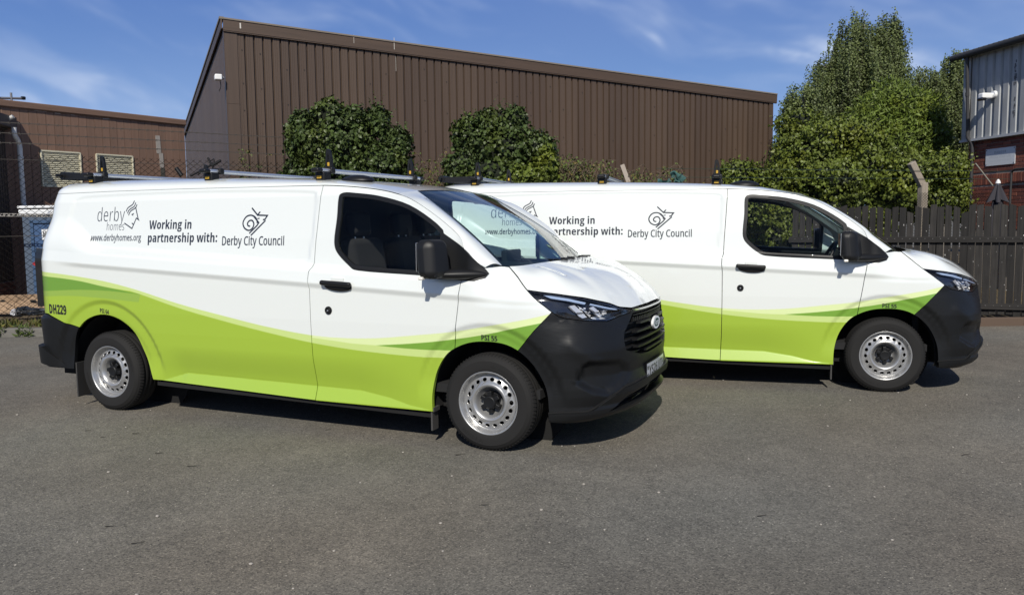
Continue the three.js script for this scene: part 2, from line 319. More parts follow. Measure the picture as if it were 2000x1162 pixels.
// the printed wrap: flat colour shapes and lettering on the side
function livery(text) {
  const W = 2048, H = 676, c = document.createElement('canvas'); c.width = W; c.height = H; const g = c.getContext('2d');
  const X = (x) => (x + 4.6) / 5.3 * W, Y = (y) => H - (y - 0.2) / 1.75 * H, K = W / 5.3;
  g.fillStyle = 'rgb(221,225,221)'; g.fillRect(0, 0, W, H);
  const curve = (P) => spline(P, 10);
  const fill = (top, bottom, col) => { g.fillStyle = col; g.beginPath(); [...top, ...bottom.slice().reverse()].forEach((p, i) => (i ? g.lineTo(X(p[0]), Y(p[1])) : g.moveTo(X(p[0]), Y(p[1])))); g.closePath(); g.fill(); };
  const TOP = curve([[-4.7, 1.18], [-4.18, 1.166], [-3.71, 1.127], [-3.42, 1.091], [-3.12, 1.036], [-2.67, 0.934], [-2.23, 0.855], [-1.82, 0.787], [-1.40, 0.738], [-1.15, 0.73], [-0.85, 0.742], [-0.54, 0.776], [-0.23, 0.815], [0.05, 0.868], [0.25, 0.908], [0.47, 0.962], [0.7, 1.02]]);
  const LOWLIME = curve([[-3.2, 1.027], [-3.08, 1.001], [-2.67, 0.900], [-2.23, 0.814], [-1.82, 0.743], [-1.41, 0.683], [-1.01, 0.646], [-0.59, 0.628], [-0.31, 0.626], [0.1, 0.632], [0.7, 0.65]]);
  const floor = [[-4.7, 0.1], [0.8, 0.1]];
  fill(TOP, floor, 'rgb(196,216,132)');                                   // pale stripe under the white
  fill([[-4.7, 0.965], ...curve([[-4.7, 1.145], [-4.16, 1.128], [-3.77, 1.097], [-3.5, 1.057], [-3.2, 1.025]]).slice(1), ...LOWLIME], floor, 'rgb(156,184,58)');
  fill(curve([[-4.7, 1.145], [-4.16, 1.128], [-3.77, 1.097], [-3.5, 1.057], [-3.08, 1.001]]), curve([[-4.7, 0.99], [-4.16, 1.004], [-3.79, 1.021], [-3.44, 1.020], [-3.08, 1.000]]), 'rgb(108,152,52)');
  fill(curve([[-4.7, 0.99], [-4.16, 1.004], [-3.79, 1.021], [-3.44, 1.020], [-3.08, 1.000]]), curve([[-4.7, 0.945], [-4.16, 0.958], [-3.86, 0.968], [-3.50, 0.957], [-3.1, 0.935]]), 'rgb(143,174,70)');
  // front: pale upper band, dark wedge, light stripe
  const WT = curve([[-0.86, 0.690], [-0.58, 0.716], [-0.26, 0.757], [0.01, 0.806], [0.19, 0.850], [0.41, 0.902], [0.7, 0.97]]), WB = curve([[-0.86, 0.690], [-0.63, 0.681], [-0.42, 0.679], [-0.2, 0.682], [0.2, 0.70], [0.7, 0.72]]);
  fill(TOP.filter((p) => p[0] > -1.42), [[-1.41, 0.706], ...curve([[-1.3, 0.703], [-1.05, 0.694], [-0.86, 0.690]]), ...WT], 'rgb(216,230,168)');
  fill([[-1.42, 0.722], ...curve([[-1.2, 0.706], [-1.05, 0.694], [-0.86, 0.690]]), ...WB], LOWLIME.filter((p) => p[0] > -1.42), 'rgb(196,216,132)');
  fill(WT, WB, 'rgb(116,160,56)');
  if (text) {
    const ink = 'rgb(24,24,26)'; g.fillStyle = ink; g.strokeStyle = ink; g.lineCap = 'butt'; g.lineJoin = 'miter';
    const write = (t, x, y, w, font, size, thin) => { g.save(); g.font = `${font} ${size * K}px sans-serif`; const m = g.measureText(t).width; g.translate(X(x), Y(y)); g.scale(w * K / m, 1); g.fillStyle = ink; g.fillText(t, 0, 0); if (thin < 0) { g.strokeStyle = ink; g.lineWidth = -thin * K; g.strokeText(t, 0, 0); } else if (thin) { g.strokeStyle = 'rgb(221,225,221)'; g.lineWidth = thin * K; g.strokeText(t, 0, 0); } g.restore(); };
    write('derby', -3.655, 1.593, 0.322, 'normal', 0.162, 0.004); write('homes', -3.535, 1.518, 0.208, 'normal', 0.092, 0.002);
    write('www.derbyhomes.org', -3.70, 1.432, 0.565, 'normal', 0.072, -0.002);
    write('Working in', -3.055, 1.524, 0.455, 'bold', 0.098, -0.001); write('partnership with:', -3.065, 1.419, 0.735, 'bold', 0.098, -0.001);
    write('Derby City Council', -2.29, 1.396, 0.605, 'normal', 0.092, -0.0025);
    const line = (P, w, smooth) => { const Q = smooth ? spline(P, 6) : P; g.lineWidth = w * K; g.beginPath(); Q.forEach((p, i) => (i ? g.lineTo(X(p[0]), Y(p[1])) : g.moveTo(X(p[0]), Y(p[1])))); g.stroke(); };
    const dx = -0.094, dy = 0.05, sh = (P) => P.map((p) => [p[0] + dx, p[1] + dy]);
    line(sh([[-3.144, 1.71], [-3.159, 1.682], [-3.18, 1.669], [-3.201, 1.659], [-3.217, 1.646], [-3.227, 1.623]]), 0.0085, 1);
    line(sh([[-3.128, 1.694], [-3.14, 1.666], [-3.164, 1.652], [-3.185, 1.642], [-3.202, 1.628], [-3.211, 1.606]]), 0.0085, 1);
    line(sh([[-3.112, 1.678], [-3.124, 1.655], [-3.148, 1.64], [-3.174, 1.628], [-3.189, 1.612], [-3.197, 1.590]]), 0.0085, 1);
    line(sh([[-3.126, 1.658], [-3.089, 1.563], [-3.083, 1.554], [-3.109, 1.567], [-3.149, 1.482], [-3.239, 1.527]]), 0.0085);
    line(sh([[-3.155, 1.527], [-3.138, 1.516]]), 0.008); line(sh([[-3.165, 1.596], [-3.139, 1.605]]), 0.007); line(sh([[-3.155, 1.597], [-3.147, 1.588]]), 0.007);
    const ox = -0.028, oy = 0.032, s2 = (P) => P.map((p) => [p[0] + ox, p[1] + oy]);
    line(s2([[-1.925, 1.531], [-1.930, 1.555], [-1.950, 1.578], [-1.989, 1.592], [-2.034, 1.581], [-2.062, 1.536], [-2.045, 1.496], [-2.0, 1.477], [-1.967, 1.495], [-1.957, 1.527], [-1.976, 1.552], [-2.003, 1.549], [-2.018, 1.530], [-2.011, 1.513], [-1.991, 1.508]]), 0.011, 1);
    line(s2([[-1.962, 1.583], [-1.910, 1.535], [-1.928, 1.511], [-1.995, 1.454]]), 0.011);
    line(s2([[-1.848, 1.551], [-1.979, 1.438]]), 0.011);
    line(s2([[-1.985, 1.648], [-1.926, 1.592], [-1.833, 1.588], [-1.853, 1.560], [-1.872, 1.556]]), 0.011); line(s2([[-1.930, 1.590], [-1.903, 1.618]]), 0.010); line(s2([[-1.925, 1.566], [-1.905, 1.568]]), 0.008);
    g.save(); g.translate(X(-4.155), Y(0.812)); g.transform(1, 0.03, 0, 1, 0, 0); g.font = `bold ${0.108 * K}px sans-serif`; g.scale(0.215 * K / g.measureText('DH229').width, 1); g.fillStyle = ink; g.fillText('DH229', 0, 0); g.lineWidth = 0.005 * K; g.strokeText('DH229', 0, 0); g.restore();
    g.save(); g.translate(X(-3.565), Y(0.835)); g.transform(1, 0.12, 0, 1, 0, 0); g.font = `bold ${0.05 * K}px sans-serif`; g.scale(0.105 * K / g.measureText('PSI 64').width, 1); g.fillStyle = ink; g.fillText('PSI 64', 0, 0); g.lineWidth = 0.0015 * K; g.strokeText('PSI 64', 0, 0); g.restore();
    g.save(); g.translate(X(-0.043), Y(0.763)); g.transform(1, 0.03, 0, 1, 0, 0); g.font = `bold ${0.05 * K}px sans-serif`; g.scale(0.122 * K / g.measureText('PSI 55').width, 1); g.fillStyle = ink; g.fillText('PSI 55', 0, 0); g.lineWidth = 0.0015 * K; g.strokeText('PSI 55', 0, 0); g.restore();
  }
  const t = new THREE.CanvasTexture(c); t.colorSpace = THREE.SRGBColorSpace; return t;
}
M.wrap = phys(lin(0.99, 0.99, 0.99), { ...COAT, map: livery(true) });
M.wrapPlain = phys(lin(0.99, 0.99, 0.99), { ...COAT, map: livery(false) });

function wheelGeo() {
  const L = (P, n = 72) => new THREE.LatheGeometry(P.map((p) => new THREE.Vector2(p[0], p[1])), n).rotateX(Math.PI / 2); // axis -> z, outer face at +z
  const tyre = [L([[0.203, -0.02], [0.212, 0.002], [0.222, 0.008], [0.235, 0.010], [0.262, 0.013], [0.285, 0.011], [0.2865, 0.0125], [0.2895, 0.0125], [0.291, 0.010], [0.308, 0.001], [0.316, -0.006], [0.3165, -0.010], [0.322, -0.014], [0.329, -0.024], [0.333, -0.042], [0.3345, -0.055], [0.326, -0.058], [0.326, -0.066], [0.335, -0.069], [0.3355, -0.095], [0.327, -0.098], [0.327, -0.106], [0.3355, -0.109], [0.335, -0.145], [0.327, -0.148], [0.327, -0.156], [0.3345, -0.159], [0.333, -0.176], [0.322, -0.203], [0.29, -0.215], [0.21, -0.205]])];
  for (let i = 0; i < 80; i++) { const a = i / 80 * Math.PI * 2; tyre.push(box(0.006, 0.009, 0.03, 0, 0.3285, -0.027, 0, 0, 0.42).rotateZ(a)); }
  // raised side lettering ring (plain blocks, not readable at this size)
  for (const c of [0.25, 0.75]) for (let i = -5; i <= 5; i++) if (i % 4 !== 3) tyre.push(box(0.011, 0.017, 0.002, 0, 0.262, 0.0135).rotateZ((c * 2 - 1) * Math.PI + i * 0.062));
  const rim = [L([[0.207, -0.19], [0.19, -0.13], [0.187, -0.06], [0.193, -0.04], [0.203, -0.016], [0.211, -0.004], [0.2185, 0.003], [0.2180, 0.0065], [0.211, 0.0055], [0.2065, -0.001], [0.2035, -0.012], [0.198, -0.016], [0.1955, -0.028], [0.190, -0.036], [0.183, -0.039]])];
  const ring = new THREE.Shape(); ring.absarc(0, 0, 0.184, 0, Math.PI * 2); const inner = new THREE.Path(); inner.absarc(0, 0, 0.127, 0, Math.PI * 2, true); ring.holes.push(inner);
  for (let i = 0; i < 18; i++) { const a = i / 18 * Math.PI * 2, h = new THREE.Path(); h.absellipse(0.1595 * Math.cos(a), 0.1595 * Math.sin(a), 0.0135, 0.0175, 0, Math.PI * 2, true, a); ring.holes.push(h); }
  const rg = new THREE.ExtrudeGeometry(ring, { depth: 0.005, bevelEnabled: true, bevelSize: 0.0015, bevelThickness: 0.0015, bevelSegments: 1, curveSegments: 20 }), rp = rg.attributes.position; // the disc rises towards its inner edge
  for (let i = 0; i < rp.count; i++) { const r = Math.hypot(rp.getX(i), rp.getY(i)); rp.setZ(i, rp.getZ(i) - 0.042 + 0.02 * sst(0.184, 0.130, r)); } rg.computeVertexNormals(); rim.push(rg);
  rim.push(L([[0.130, -0.0165], [0.125, -0.013], [0.118, -0.0135], [0.110, -0.019], [0.102, -0.029], [0.094, -0.044], [0.086, -0.061], [0.076, -0.074], [0.062, -0.081], [0.0, -0.082]]));
  const cap = [L([[0.05, -0.08], [0.047, -0.026], [0.040, -0.016], [0.034, -0.014], [0.0325, -0.017], [0, -0.017]], 40)];
  for (let i = 0; i < 6; i++) { cap.push(rbox(0.030, 0.042, 0.05, 0.006, 0, 0.055, -0.052).rotateZ(i / 6 * Math.PI * 2)); cap.push(box(0.02, 0.012, 0.02, 0, 0.05, -0.07).rotateZ((i + 0.5) / 6 * Math.PI * 2)); }
  const drum = [new THREE.CylinderGeometry(0.178, 0.178, 0.02, 40).rotateX(Math.PI / 2).translate(0, 0, -0.105)];
  return { tyre: merge(tyre), rim: merge(rim), cap: merge(cap), drum: merge(drum) };
}
const WG = wheelGeo();

function makeVan() {
  const van = new THREE.Group();
  const both = (name, geo, mat, parent = van, matL = mat) => { const g = Array.isArray(geo) ? merge(geo) : geo; return [part(name, g, mat, parent), part(name, mirrorZ(g), matL, parent)]; };
  const GAP = 0.0028;
  // sides
  const sideTop = [[-1.372, 1.835], [-2.0, 1.841], [-2.8, 1.846], [-3.5, 1.846], [-4.0, 1.840], [-4.475, 1.835]];
  const rearBottom = [[-4.53, 0.80], [-4.3, 0.805], [-4.17, 0.805], [-4.135, 0.79], [-3.98, 0.732]];
  const quarter = [...ARCH_R.slice(iR).reverse().slice(0), ...rearBottom.slice().reverse(), [-4.54, 1.3], ...sideTop.slice().reverse(), ...B_SEAM.slice(1, -1).reverse(), [-1.42, 0.244]].reverse();
  both('side_panel', skinPatch(inset(quarter, GAP), [], { du: 0.025, dv: 0.008 }), M.wrap, van, M.wrapPlain);
  const doorPoly = [...ARCH_F.slice(0, iD + 1), ...D_SEAM.slice().reverse().slice(1), ...ROOF_SEAM.slice().reverse(), ...B_SEAM.slice(1, -1).reverse(), [-1.42, 0.242]];
  const hole = inset(WINDOW, 0);
  const doors = both('door', skinPatch(inset(doorPoly, GAP), [hole], { du: 0.025, dv: 0.008, flange: 0.03 }), M.wrap, van, M.wrapPlain);
  const fender = [...ARCH_F.slice(iD, iB + 1), [0.335, 0.842], [0.449, 0.966], [0.29, 1.104], [0.119, 1.251], [0.064, 1.256], [-0.02, 1.247], [-0.168, 1.247], ...D_SEAM.slice(1, -1)];
  both('front_wing', skinPatch(inset(fender, GAP), [], { du: 0.02, dv: 0.0125 }), M.wrap, van, M.wrapPlain);
  // door furniture
  const glassO = inset(WINDOW, 0.032);
  doors.forEach((d, k) => {
    const m = k ? mirrorZ : (g) => g;
    part('window_trim', m(skinPatch(inset(WINDOW, 0.001), [glassO], { off: -0.004, flange: 0.02, dv: 0.03 })), M.black, d);
    part('window_glass', m(skinPatch(inset(WINDOW, 0.026), [], { off: -0.016, flange: 0, dv: 0.06, du: 0.06 })), M.glass, d);
    const H = [rbox(0.262, 0.036, 0.036, 0.016, 0, 0.006, 0.022, 5), new THREE.SphereGeometry(1, 28, 14).scale(0.118, 0.034, 0.014).translate(0.008, -0.016, 0)]; const hp = skin(-1.16, 1.12);
    part('handle', m(merge(H).rotateZ(-0.05).translate(...hp)), M.black, d);
    part('handle_recess', m(rbox(0.105, 0.03, 0.012, 0.012, 0, 0.034, -0.002).rotateZ(-0.05).translate(...hp)), M.white, d);
    const lp = skin(-1.248, 0.928);
    part('lock', m(merge([new THREE.CylinderGeometry(0.029, 0.031, 0.014, 28).rotateX(Math.PI / 2), new THREE.TorusGeometry(0.018, 0.004, 8, 24).translate(0, 0, 0.008)]).translate(...lp)), M.black, d);
    part('keyhole', m(new THREE.CylinderGeometry(0.005, 0.005, 0.006, 12).rotateX(Math.PI / 2).translate(lp[0], lp[1], lp[2] + 0.011)), M.alu, d);
    part('door_card', m(skinPatch([[-1.39, 0.3], [-0.46, 0.3], [-0.3, 0.9], [-0.3, 1.17], [-1.39, 1.215]], [], { off: -0.05, flange: 0, du: 0.2, dv: 0.1 })), M.cabin, d);
  });
  // sill shadow strip, floor, liners
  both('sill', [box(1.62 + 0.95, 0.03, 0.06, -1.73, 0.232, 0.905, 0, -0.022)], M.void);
  part('underbody', [box(4.6, 0.09, 1.55, -2.0, 0.285, 0), box(0.9, 0.08, 1.1, 0.1, 0.26, 0), box(0.5, 0.12, 0.8, -2.4, 0.22, 0)], M.void, van);
  const liner = (cx, r) => { const g = new THREE.CylinderGeometry(r, r, 0.36, 40, 1, true, -Math.PI * 0.56, Math.PI * 1.12).rotateX(Math.PI / 2).rotateZ(Math.PI); return [g.translate(cx, 0.335, 0.735), new THREE.CircleGeometry(r, 40).translate(cx, 0.335, 0.56)]; };
  both('wheel_arch_liner', liner(0, 0.45), M.void); both('wheel_arch_liner', liner(-3.5, 0.485), M.void);
  both('mudflap', [box(0.012, 0.15, 0.085, -0.445, 0.175, 0.91), box(0.03, 0.03, 0.085, -0.44, 0.25, 0.91)], std(lin(0.05, 0.048, 0.045), 0.85));
  both('rear_mudflap', [box(0.012, 0.3, 0.2, -3.93, 0.235, 0.86, 0.12)], std(lin(0.035, 0.034, 0.033), 0.85));
  // wheels: [x, z]
  for (const [x, s] of [[0, 1], [-3.5, 1], [0, -1], [-3.5, -1]]) {
    const w = group('wheel', van); w.position.set(x, 0.334, 0.972 * s); if (s < 0) w.rotation.y = Math.PI; w.children; w.rotateZ(x ? 0.4 : 1.1);
    part('tyre', WG.tyre, M.tyre, w); part('rim', WG.rim, M.rim, w); part('hub_cap', WG.cap, M.black, w); part('brake_drum', WG.drum, M.void, w);
  }
  // roof
  const CROWN = [[-4.35, 1.955], [-3.86, 1.962], [-3.2, 1.955], [-2.56, 1.944], [-1.9, 1.922], [-1.47, 1.90], [-1.1, 1.868], [-0.9, 1.838], [-0.715, 1.806], [-0.68, 1.799]];
  const seamY = (x) => (x < -1.372 ? interp([[-4.5, 1.835], [-4.0, 1.840], [-3.5, 1.846], [-2.8, 1.846], [-2.0, 1.841], [-1.372, 1.837]], x) : interp(ROOF_SEAM, x) + 0.003);
  const XR = -4.075 - RC, roofAt = (a, b) => {
    const bb = Math.abs(b), xEnd = -0.715 + 0.015 * (1 - bb * bb), x = lerp(XR, xEnd, a), ye = seamY(x), cx = -4.075;
    const e = x < cx ? halfWidth(cx, ye) - RC + Math.sqrt(Math.max(0, RC * RC - (cx - x) ** 2)) : halfWidth(x, ye) + 0.001;
    let h = interp(CROWN, x) - ye; const back = clamp((XR + 0.22 - x) / 0.22); h *= Math.pow(1 - back * back, 0.5);
    const k = sst(-1.3, -0.75, x), mm = lerp(5, 2.4, k), qq = lerp(2, 1.15, k);
    return [x, ye + h * Math.pow(1 - Math.pow(bb, mm), 1 / qq), b * e];
  };
  const acr = (t) => { const s = t * 2 - 1; return Math.sign(s) * (1 - Math.pow(1 - Math.abs(s), 2.2)); };
  const along = (s) => 1 - Math.pow(1 - s, 1) ;
  part('roof', gridPatch((s, t) => roofAt(s < 0.12 ? s * s / 0.12 * 0.6 + s * 0.4 : along(s), acr(t)), 110, 60, true), M.white, van);
  // screen pillars and windscreen
  const bG = 0.62 / roofAt(1, 1)[2];
  const SEAM2 = [...ROOF_SEAM.filter((p) => p[0] > -0.71), [-0.165, 1.368], [-0.07, 1.286], [-0.02, 1.25]], seamLine = new THREE.CatmullRomCurve3([[-0.715, seamY(-0.715)], ...SEAM2].map((p) => new THREE.Vector3(...skin(p[0], p[1]))), false, 'centripetal');
  const G0 = roofAt(1, bG), G1 = [0.064, 1.258, 0.852];
  const glassEdge = (t) => { const b = 0.022 * Math.sin(Math.PI * t); return [lerp(G0[0], G1[0], t) + b * 0.6, lerp(G0[1], G1[1], t) + b, lerp(G0[2], G1[2], t) + b * 0.4]; };
  both('screen_pillar', gridPatch((s, t) => {
    const p = seamLine.getPointAt(clamp(s)), q = glassEdge(s), top = roofAt(1, lerp(1, bG, t)), w = 1 - sst(0, 0.12, s), b = 0.02 * Math.sin(Math.PI * t) * sst(0, 0.25, s) ;
    const r = [lerp(p.x, q[0], t) + b * 0.3, lerp(p.y, q[1], t) + b, lerp(p.z, q[2], t) + b * 0.8];
    return [0, 1, 2].map((i) => lerp(r[i], top[i] + (r[i] - [lerp(seamLine.getPointAt(0).x, G0[0], t), lerp(seamLine.getPointAt(0).y, G0[1], t), lerp(seamLine.getPointAt(0).z, G0[2], t)][i]), w));
  }, 40, 8), M.white);
  const wsAt = (s, t) => { // s from right to left, t top to bottom
    const z = 1 - 2 * s, az = Math.abs(z), e = glassEdge(t), T = roofAt(1, bG * z), c = 1 - z * z;
    const topc = [T[0] - G0[0], T[1] - G0[1]], botc = [0.17 * c, -0.035 * c];
    return [e[0] + lerp(topc[0], botc[0], t) + 0.02 * c * Math.sin(Math.PI * t), e[1] + lerp(topc[1], botc[1], t) - 0.004 + 0.02 * c * Math.sin(Math.PI * t), e[2] * z];
  };
  const ws = part('windscreen', gridPatch((s, t) => wsAt(s, t), 40, 30), M.screen, van);
  const bandAt = (s, t, d) => { const p = wsAt(s, t); return [p[0] - d * 0.5, p[1] - d * 0.85, p[2]]; };
  part('screen_border', [gridPatch((s, t) => bandAt(s, 0.94 + 0.06 * t, 0.006), 40, 2), gridPatch((s, t) => bandAt(s, 0.045 * t, 0.006), 40, 2), gridPatch((s, t) => bandAt(0.025 * s, t, 0.006), 2, 30), gridPatch((s, t) => bandAt(1 - 0.025 * s, t, 0.006), 2, 30, true),
    gridPatch((s, t) => bandAt(0.41 + 0.18 * s, 0.03 + 0.19 * t, 0.007), 4, 4)], M.cabin, ws);
  both('wiper', [tube([[0.205, 1.262, 0.05], [0.11, 1.262, 0.3], [0.05, 1.285, 0.62]], 0.006, 16, 6), rod([0.24, 1.262, 0.08], [0.11, 1.275, 0.32], 0.007, 6), rbox(0.05, 0.03, 0.04, 0.008, 0.24, 1.265, 0.08)], M.black);
  part('scuttle', [gridPatch((s, t) => { const z = lerp(0.84, -0.84, s), c = 1 - (z / 0.84) ** 2; return [lerp(0.03, 0.14, t) + 0.17 * c, lerp(1.235, 1.228, t) - 0.02 * c, z]; }, 24, 2), box(0.07, 0.03, 0.12, 0.16, 1.25, -0.66), box(0.05, 0.035, 0.1, 0.2, 1.252, -0.5)], M.black, van);
  // bonnet
  const H0 = [], HN = 40;
  const edge = []; for (let i = 0; i <= 60; i++) { const u = lerp(0.291, 1.5, i / 60); edge.push(skin(u, interp(HOOD_EDGE, u), 0.002)); }
  const edgeAt = (s) => { const k = clamp(s) * 60, i = Math.min(59, Math.floor(k)), t = k - i; return [0, 1, 2].map((c) => lerp(edge[i][c], edge[i + 1][c], t)); };
  const bonnetAt = (s, t) => { // s 0 right edge .. 1 centre ; t 0 rear .. 1 front
    const P1 = edgeAt(s), z0 = lerp(skin(0.123, 1.2535)[2], 0, s), c = 1 - (z0 / 0.852) ** 2;
    const P0 = [lerp(0.123, 0.24, Math.sqrt(Math.max(0, c))), lerp(1.2535, 1.262, sst(0, 0.5, s)), z0];
    if (s === 0) { const u = lerp(0.123, 0.291, t), p = skin(u, lerp(1.2535, 1.108, t), 0.001); return p; }
    const d = [0, 1, 2].map((i) => P1[i] - P0[i]), k = sst(0, 0.22, s);
    const T0 = [lerp(d[0], d[0] * 1.02, k), lerp(d[1] * 0.9, -0.20, k), d[2] * lerp(1, 0.9, k)], T1 = [lerp(d[0], d[0] * 0.85, k), lerp(d[1] * 1.3, lerp(-0.42, -0.62, s), k), lerp(d[2] * 1.1, d[2] * 1.2, k)];
    const a = 2 * t ** 3 - 3 * t * t + 1, b = t ** 3 - 2 * t * t + t, e = -2 * t ** 3 + 3 * t * t, f = t ** 3 - t * t;
    const p = [0, 1, 2].map((i) => a * P0[i] + b * T0[i] + e * P1[i] + f * T1[i]);
    const m = Math.sin(Math.PI * Math.min(1, t * 1.02)) ; // two raised folds that run down the bonnet
    p[1] += m * (0.014 * sst(0.13, 0.22, s) - 0.022 * sst(0.22, 0.36, s) + 0.026 * sst(0.44, 0.55, s)) + 0.012 * m * sst(0, 0.16, s);
    return p;
  };
  const bon = gridPatch((s, t) => bonnetAt(s, t), 64, 40, true);
  both('bonnet', bon, M.white);
  // black front
  const bumper = part('front_bumper', skinPatch(inset(BUMPER, 0.001), [GRILLE, inset(LOWG, -0.02)], { du: 0.03, dv: 0.02, flange: 0.04 }), M.blackFine, van);
  part('lower_trim', skinPatch(CHIN, [LOWG], { off: 0.017, du: 0.03, dv: 0.015, flange: 0.045 }), M.blackFine, van);
  const SEAMH = [[0.412, 0.29], [0.5, 0.30], [0.655, 0.30], [0.705, 0.319], [0.815, 0.387], [0.941, 0.436], [1.15, 0.452], [1.5, 0.455]], up = (P, d) => P.map(([u, y]) => [u, y + d]);
  part('trim_gap', skinPatch([...SEAMH, ...mir(SEAMH).slice(1), ...up(mir(SEAMH), 0.011).reverse().slice(0, -1), ...up(SEAMH, 0.011).reverse()], [], { off: 0.0025, flange: 0.004, du: 0.03, dv: 0.02 }), M.void, van);
  const LIN = [...ARCH_F.slice(iB).reverse(), [0.335, 0.82], [0.44, 0.92], [1.0, 0.9], [1.5, 0.925]];
  part('front_liner', [skinPatch([...LIN, ...mir(LIN).slice(1), [2.5, 0.26], [0.5, 0.26]], [], { off: -0.075, flange: 0, du: 0.06, dv: 0.06 }), skinPatch([[0.42, 1.06], [0.9, 0.93], [1.2, 0.9], [1.8, 0.9], [2.1, 0.93], [2.58, 1.06], [2.4, 0.86], [0.6, 0.86]], [], { off: -0.09, flange: 0, du: 0.06, dv: 0.06 })], M.void, van);
  const gr = group('grille', van);
  part('grille_mesh', (() => { const l = [skinBar(1.10, 1.90, 0.902, 0.012, -0.05, -0.004, 30)]; for (let i = 0; i < 26; i++) { const u = 1.11 + i * 0.0312; l.push(skinBar(u, u + 0.012, 0.872, 0.052, -0.05, -0.014, 1)); } return l; })(), M.black, gr);
  [[0.845, 1.03], [0.79, 0.965], [0.737, 0.955], [0.686, 0.97], [0.643, 1.12]].forEach(([y, u]) => {
    part('slat', [skinBar(u, 3 - u, y, 0.018, -0.075, -0.035, 40), skinBar(u + 0.15, y < 0.75 ? 2.85 - u : 1.39, y - 0.002, 0.026, -0.05, 0.004, 24), ...(y < 0.75 ? [] : [skinBar(1.61, 2.85 - u, y - 0.002, 0.026, -0.05, 0.004, 16)])], M.black, gr);
  });
  part('chrome_strip', skinBar(1.09, 1.91, 0.937, 0.018, -0.02, 0.004, 30), M.chrome, gr);
  { // oval badge with script
    const c = document.createElement('canvas'); c.width = 256; c.height = 128; const g = c.getContext('2d'); g.fillStyle = '#f2f4f2'; g.fillRect(0, 0, 256, 128); g.fillStyle = '#3d5552'; g.beginPath(); g.ellipse(128, 64, 104, 45, 0, 0, 7); g.fill();
    g.fillStyle = '#f6f8f6'; g.font = 'italic bold 78px serif'; g.textAlign = 'center'; g.fillText('Ford', 126, 90);
    const t = new THREE.CanvasTexture(c); t.colorSpace = THREE.SRGBColorSpace;
    const b = new THREE.CylinderGeometry(1, 1, 0.016, 48, 1).rotateX(Math.PI / 2).rotateY(Math.PI / 2).scale(1, 0.047, 0.105), p = skin(1.5, 0.806); b.translate(p[0] + 0.008, p[1], p[2]);
    part('badge_rim', b, std(lin(0.75, 0.76, 0.75), 0.45), gr);
    const face = new THREE.CircleGeometry(1, 48); face.rotateY(Math.PI / 2).scale(1, 0.044, 0.101).translate(p[0] + 0.0175, p[1], p[2]); part('badge', face, phys(lin(1, 1, 1), { map: t, roughness: 0.7, specularIntensity: 0.3 }), gr);
    part('badge_mount', skinBar(1.42, 1.58, 0.79, 0.1, -0.06, -0.01, 8), M.black, gr);
  }
  const lg = group('lower_grille', van);
  part('slat', skinBar(0.92, 2.08, 0.345, 0.014, -0.06, -0.01, 30), M.black, lg);
  for (const u of [1.32, 1.68]) part('strut', skinBar(u - 0.02, u + 0.02, 0.36, 0.1, -0.05, 0.004, 2), M.black, lg);
  part('front_lip', (() => { const l = []; l.push(skinBar(0.82, 2.18, 0.272, 0.03, -0.06, 0.012, 40)); return l; })(), M.black, van);
  // headlights
  for (const k of [0, 1]) {
    const m = k ? mirrorZ : (g) => g, h = group('headlight', van);
    part('housing', m(merge([skinPatch(inset(HEADLIGHT, 0.002), [], { off: -0.045, flange: 0, du: 0.04, dv: 0.03 }), skinPatch(inset(HEADLIGHT, 0.001), [inset(HEADLIGHT, 0.011)], { off: -0.003, flange: 0.045, du: 0.04, dv: 0.03 })])), M.blackGloss, h);
    part('light_strip', m(merge([skinPatch([[0.405, 1.072], [0.455, 1.052], [0.56, 1.034], [0.676, 1.006], [0.69, 1.017], [0.57, 1.049], [0.50, 1.062]], [], { off: -0.012, flange: 0.01 })])), M.drl, h); part('light_strip', m(merge([skinPatch([[0.715, 1.0], [0.86, 0.963], [1.03, 0.935], [1.03, 0.94], [0.86, 0.974], [0.72, 1.009]], [], { off: -0.012, flange: 0.01 })])), M.drl, h);
    const quads = [[[0.565, 1.0], [0.61, 1.003], [0.70, 0.918], [0.66, 0.914], [0.63, 0.93]], [[0.63, 0.998], [0.65, 0.985], [0.70, 0.945], [0.715, 0.93], [0.71, 0.918]], [[0.70, 0.985], [0.735, 0.99], [0.80, 0.93], [0.76, 0.925]], [[0.82, 0.945], [0.85, 0.96], [0.86, 0.93], [0.83, 0.925]], [[0.72, 0.915], [0.80, 0.915], [0.84, 0.9], [0.76, 0.896]]];
    for (let i = 0; i < 9; i++) { const u = 0.60 + i * 0.028 + 0.01 * (i % 2), y = 0.985 - 0.009 * i + 0.012 * ((i * 7) % 3 - 1); quads.push([[u, y], [u + 0.012, y - 0.002], [u + 0.014, y + 0.006], [u + 0.003, y + 0.009]]); }
    quads.forEach((q, i) => part('reflector', m(skinPatch(q, [], { f: (u, y) => skin(u, y, -0.022 - 0.02 * Math.sin((u * 21 + y * 13 + i * 1.3))), flange: 0.012, du: 0.012, dv: 0.012 })), M.reflector, h));
    part('lens_cover', m(skinPatch(inset(HEADLIGHT, 0.003), [], { off: 0.0005, flange: 0, du: 0.03, dv: 0.02 })), M.lens, h);
  }
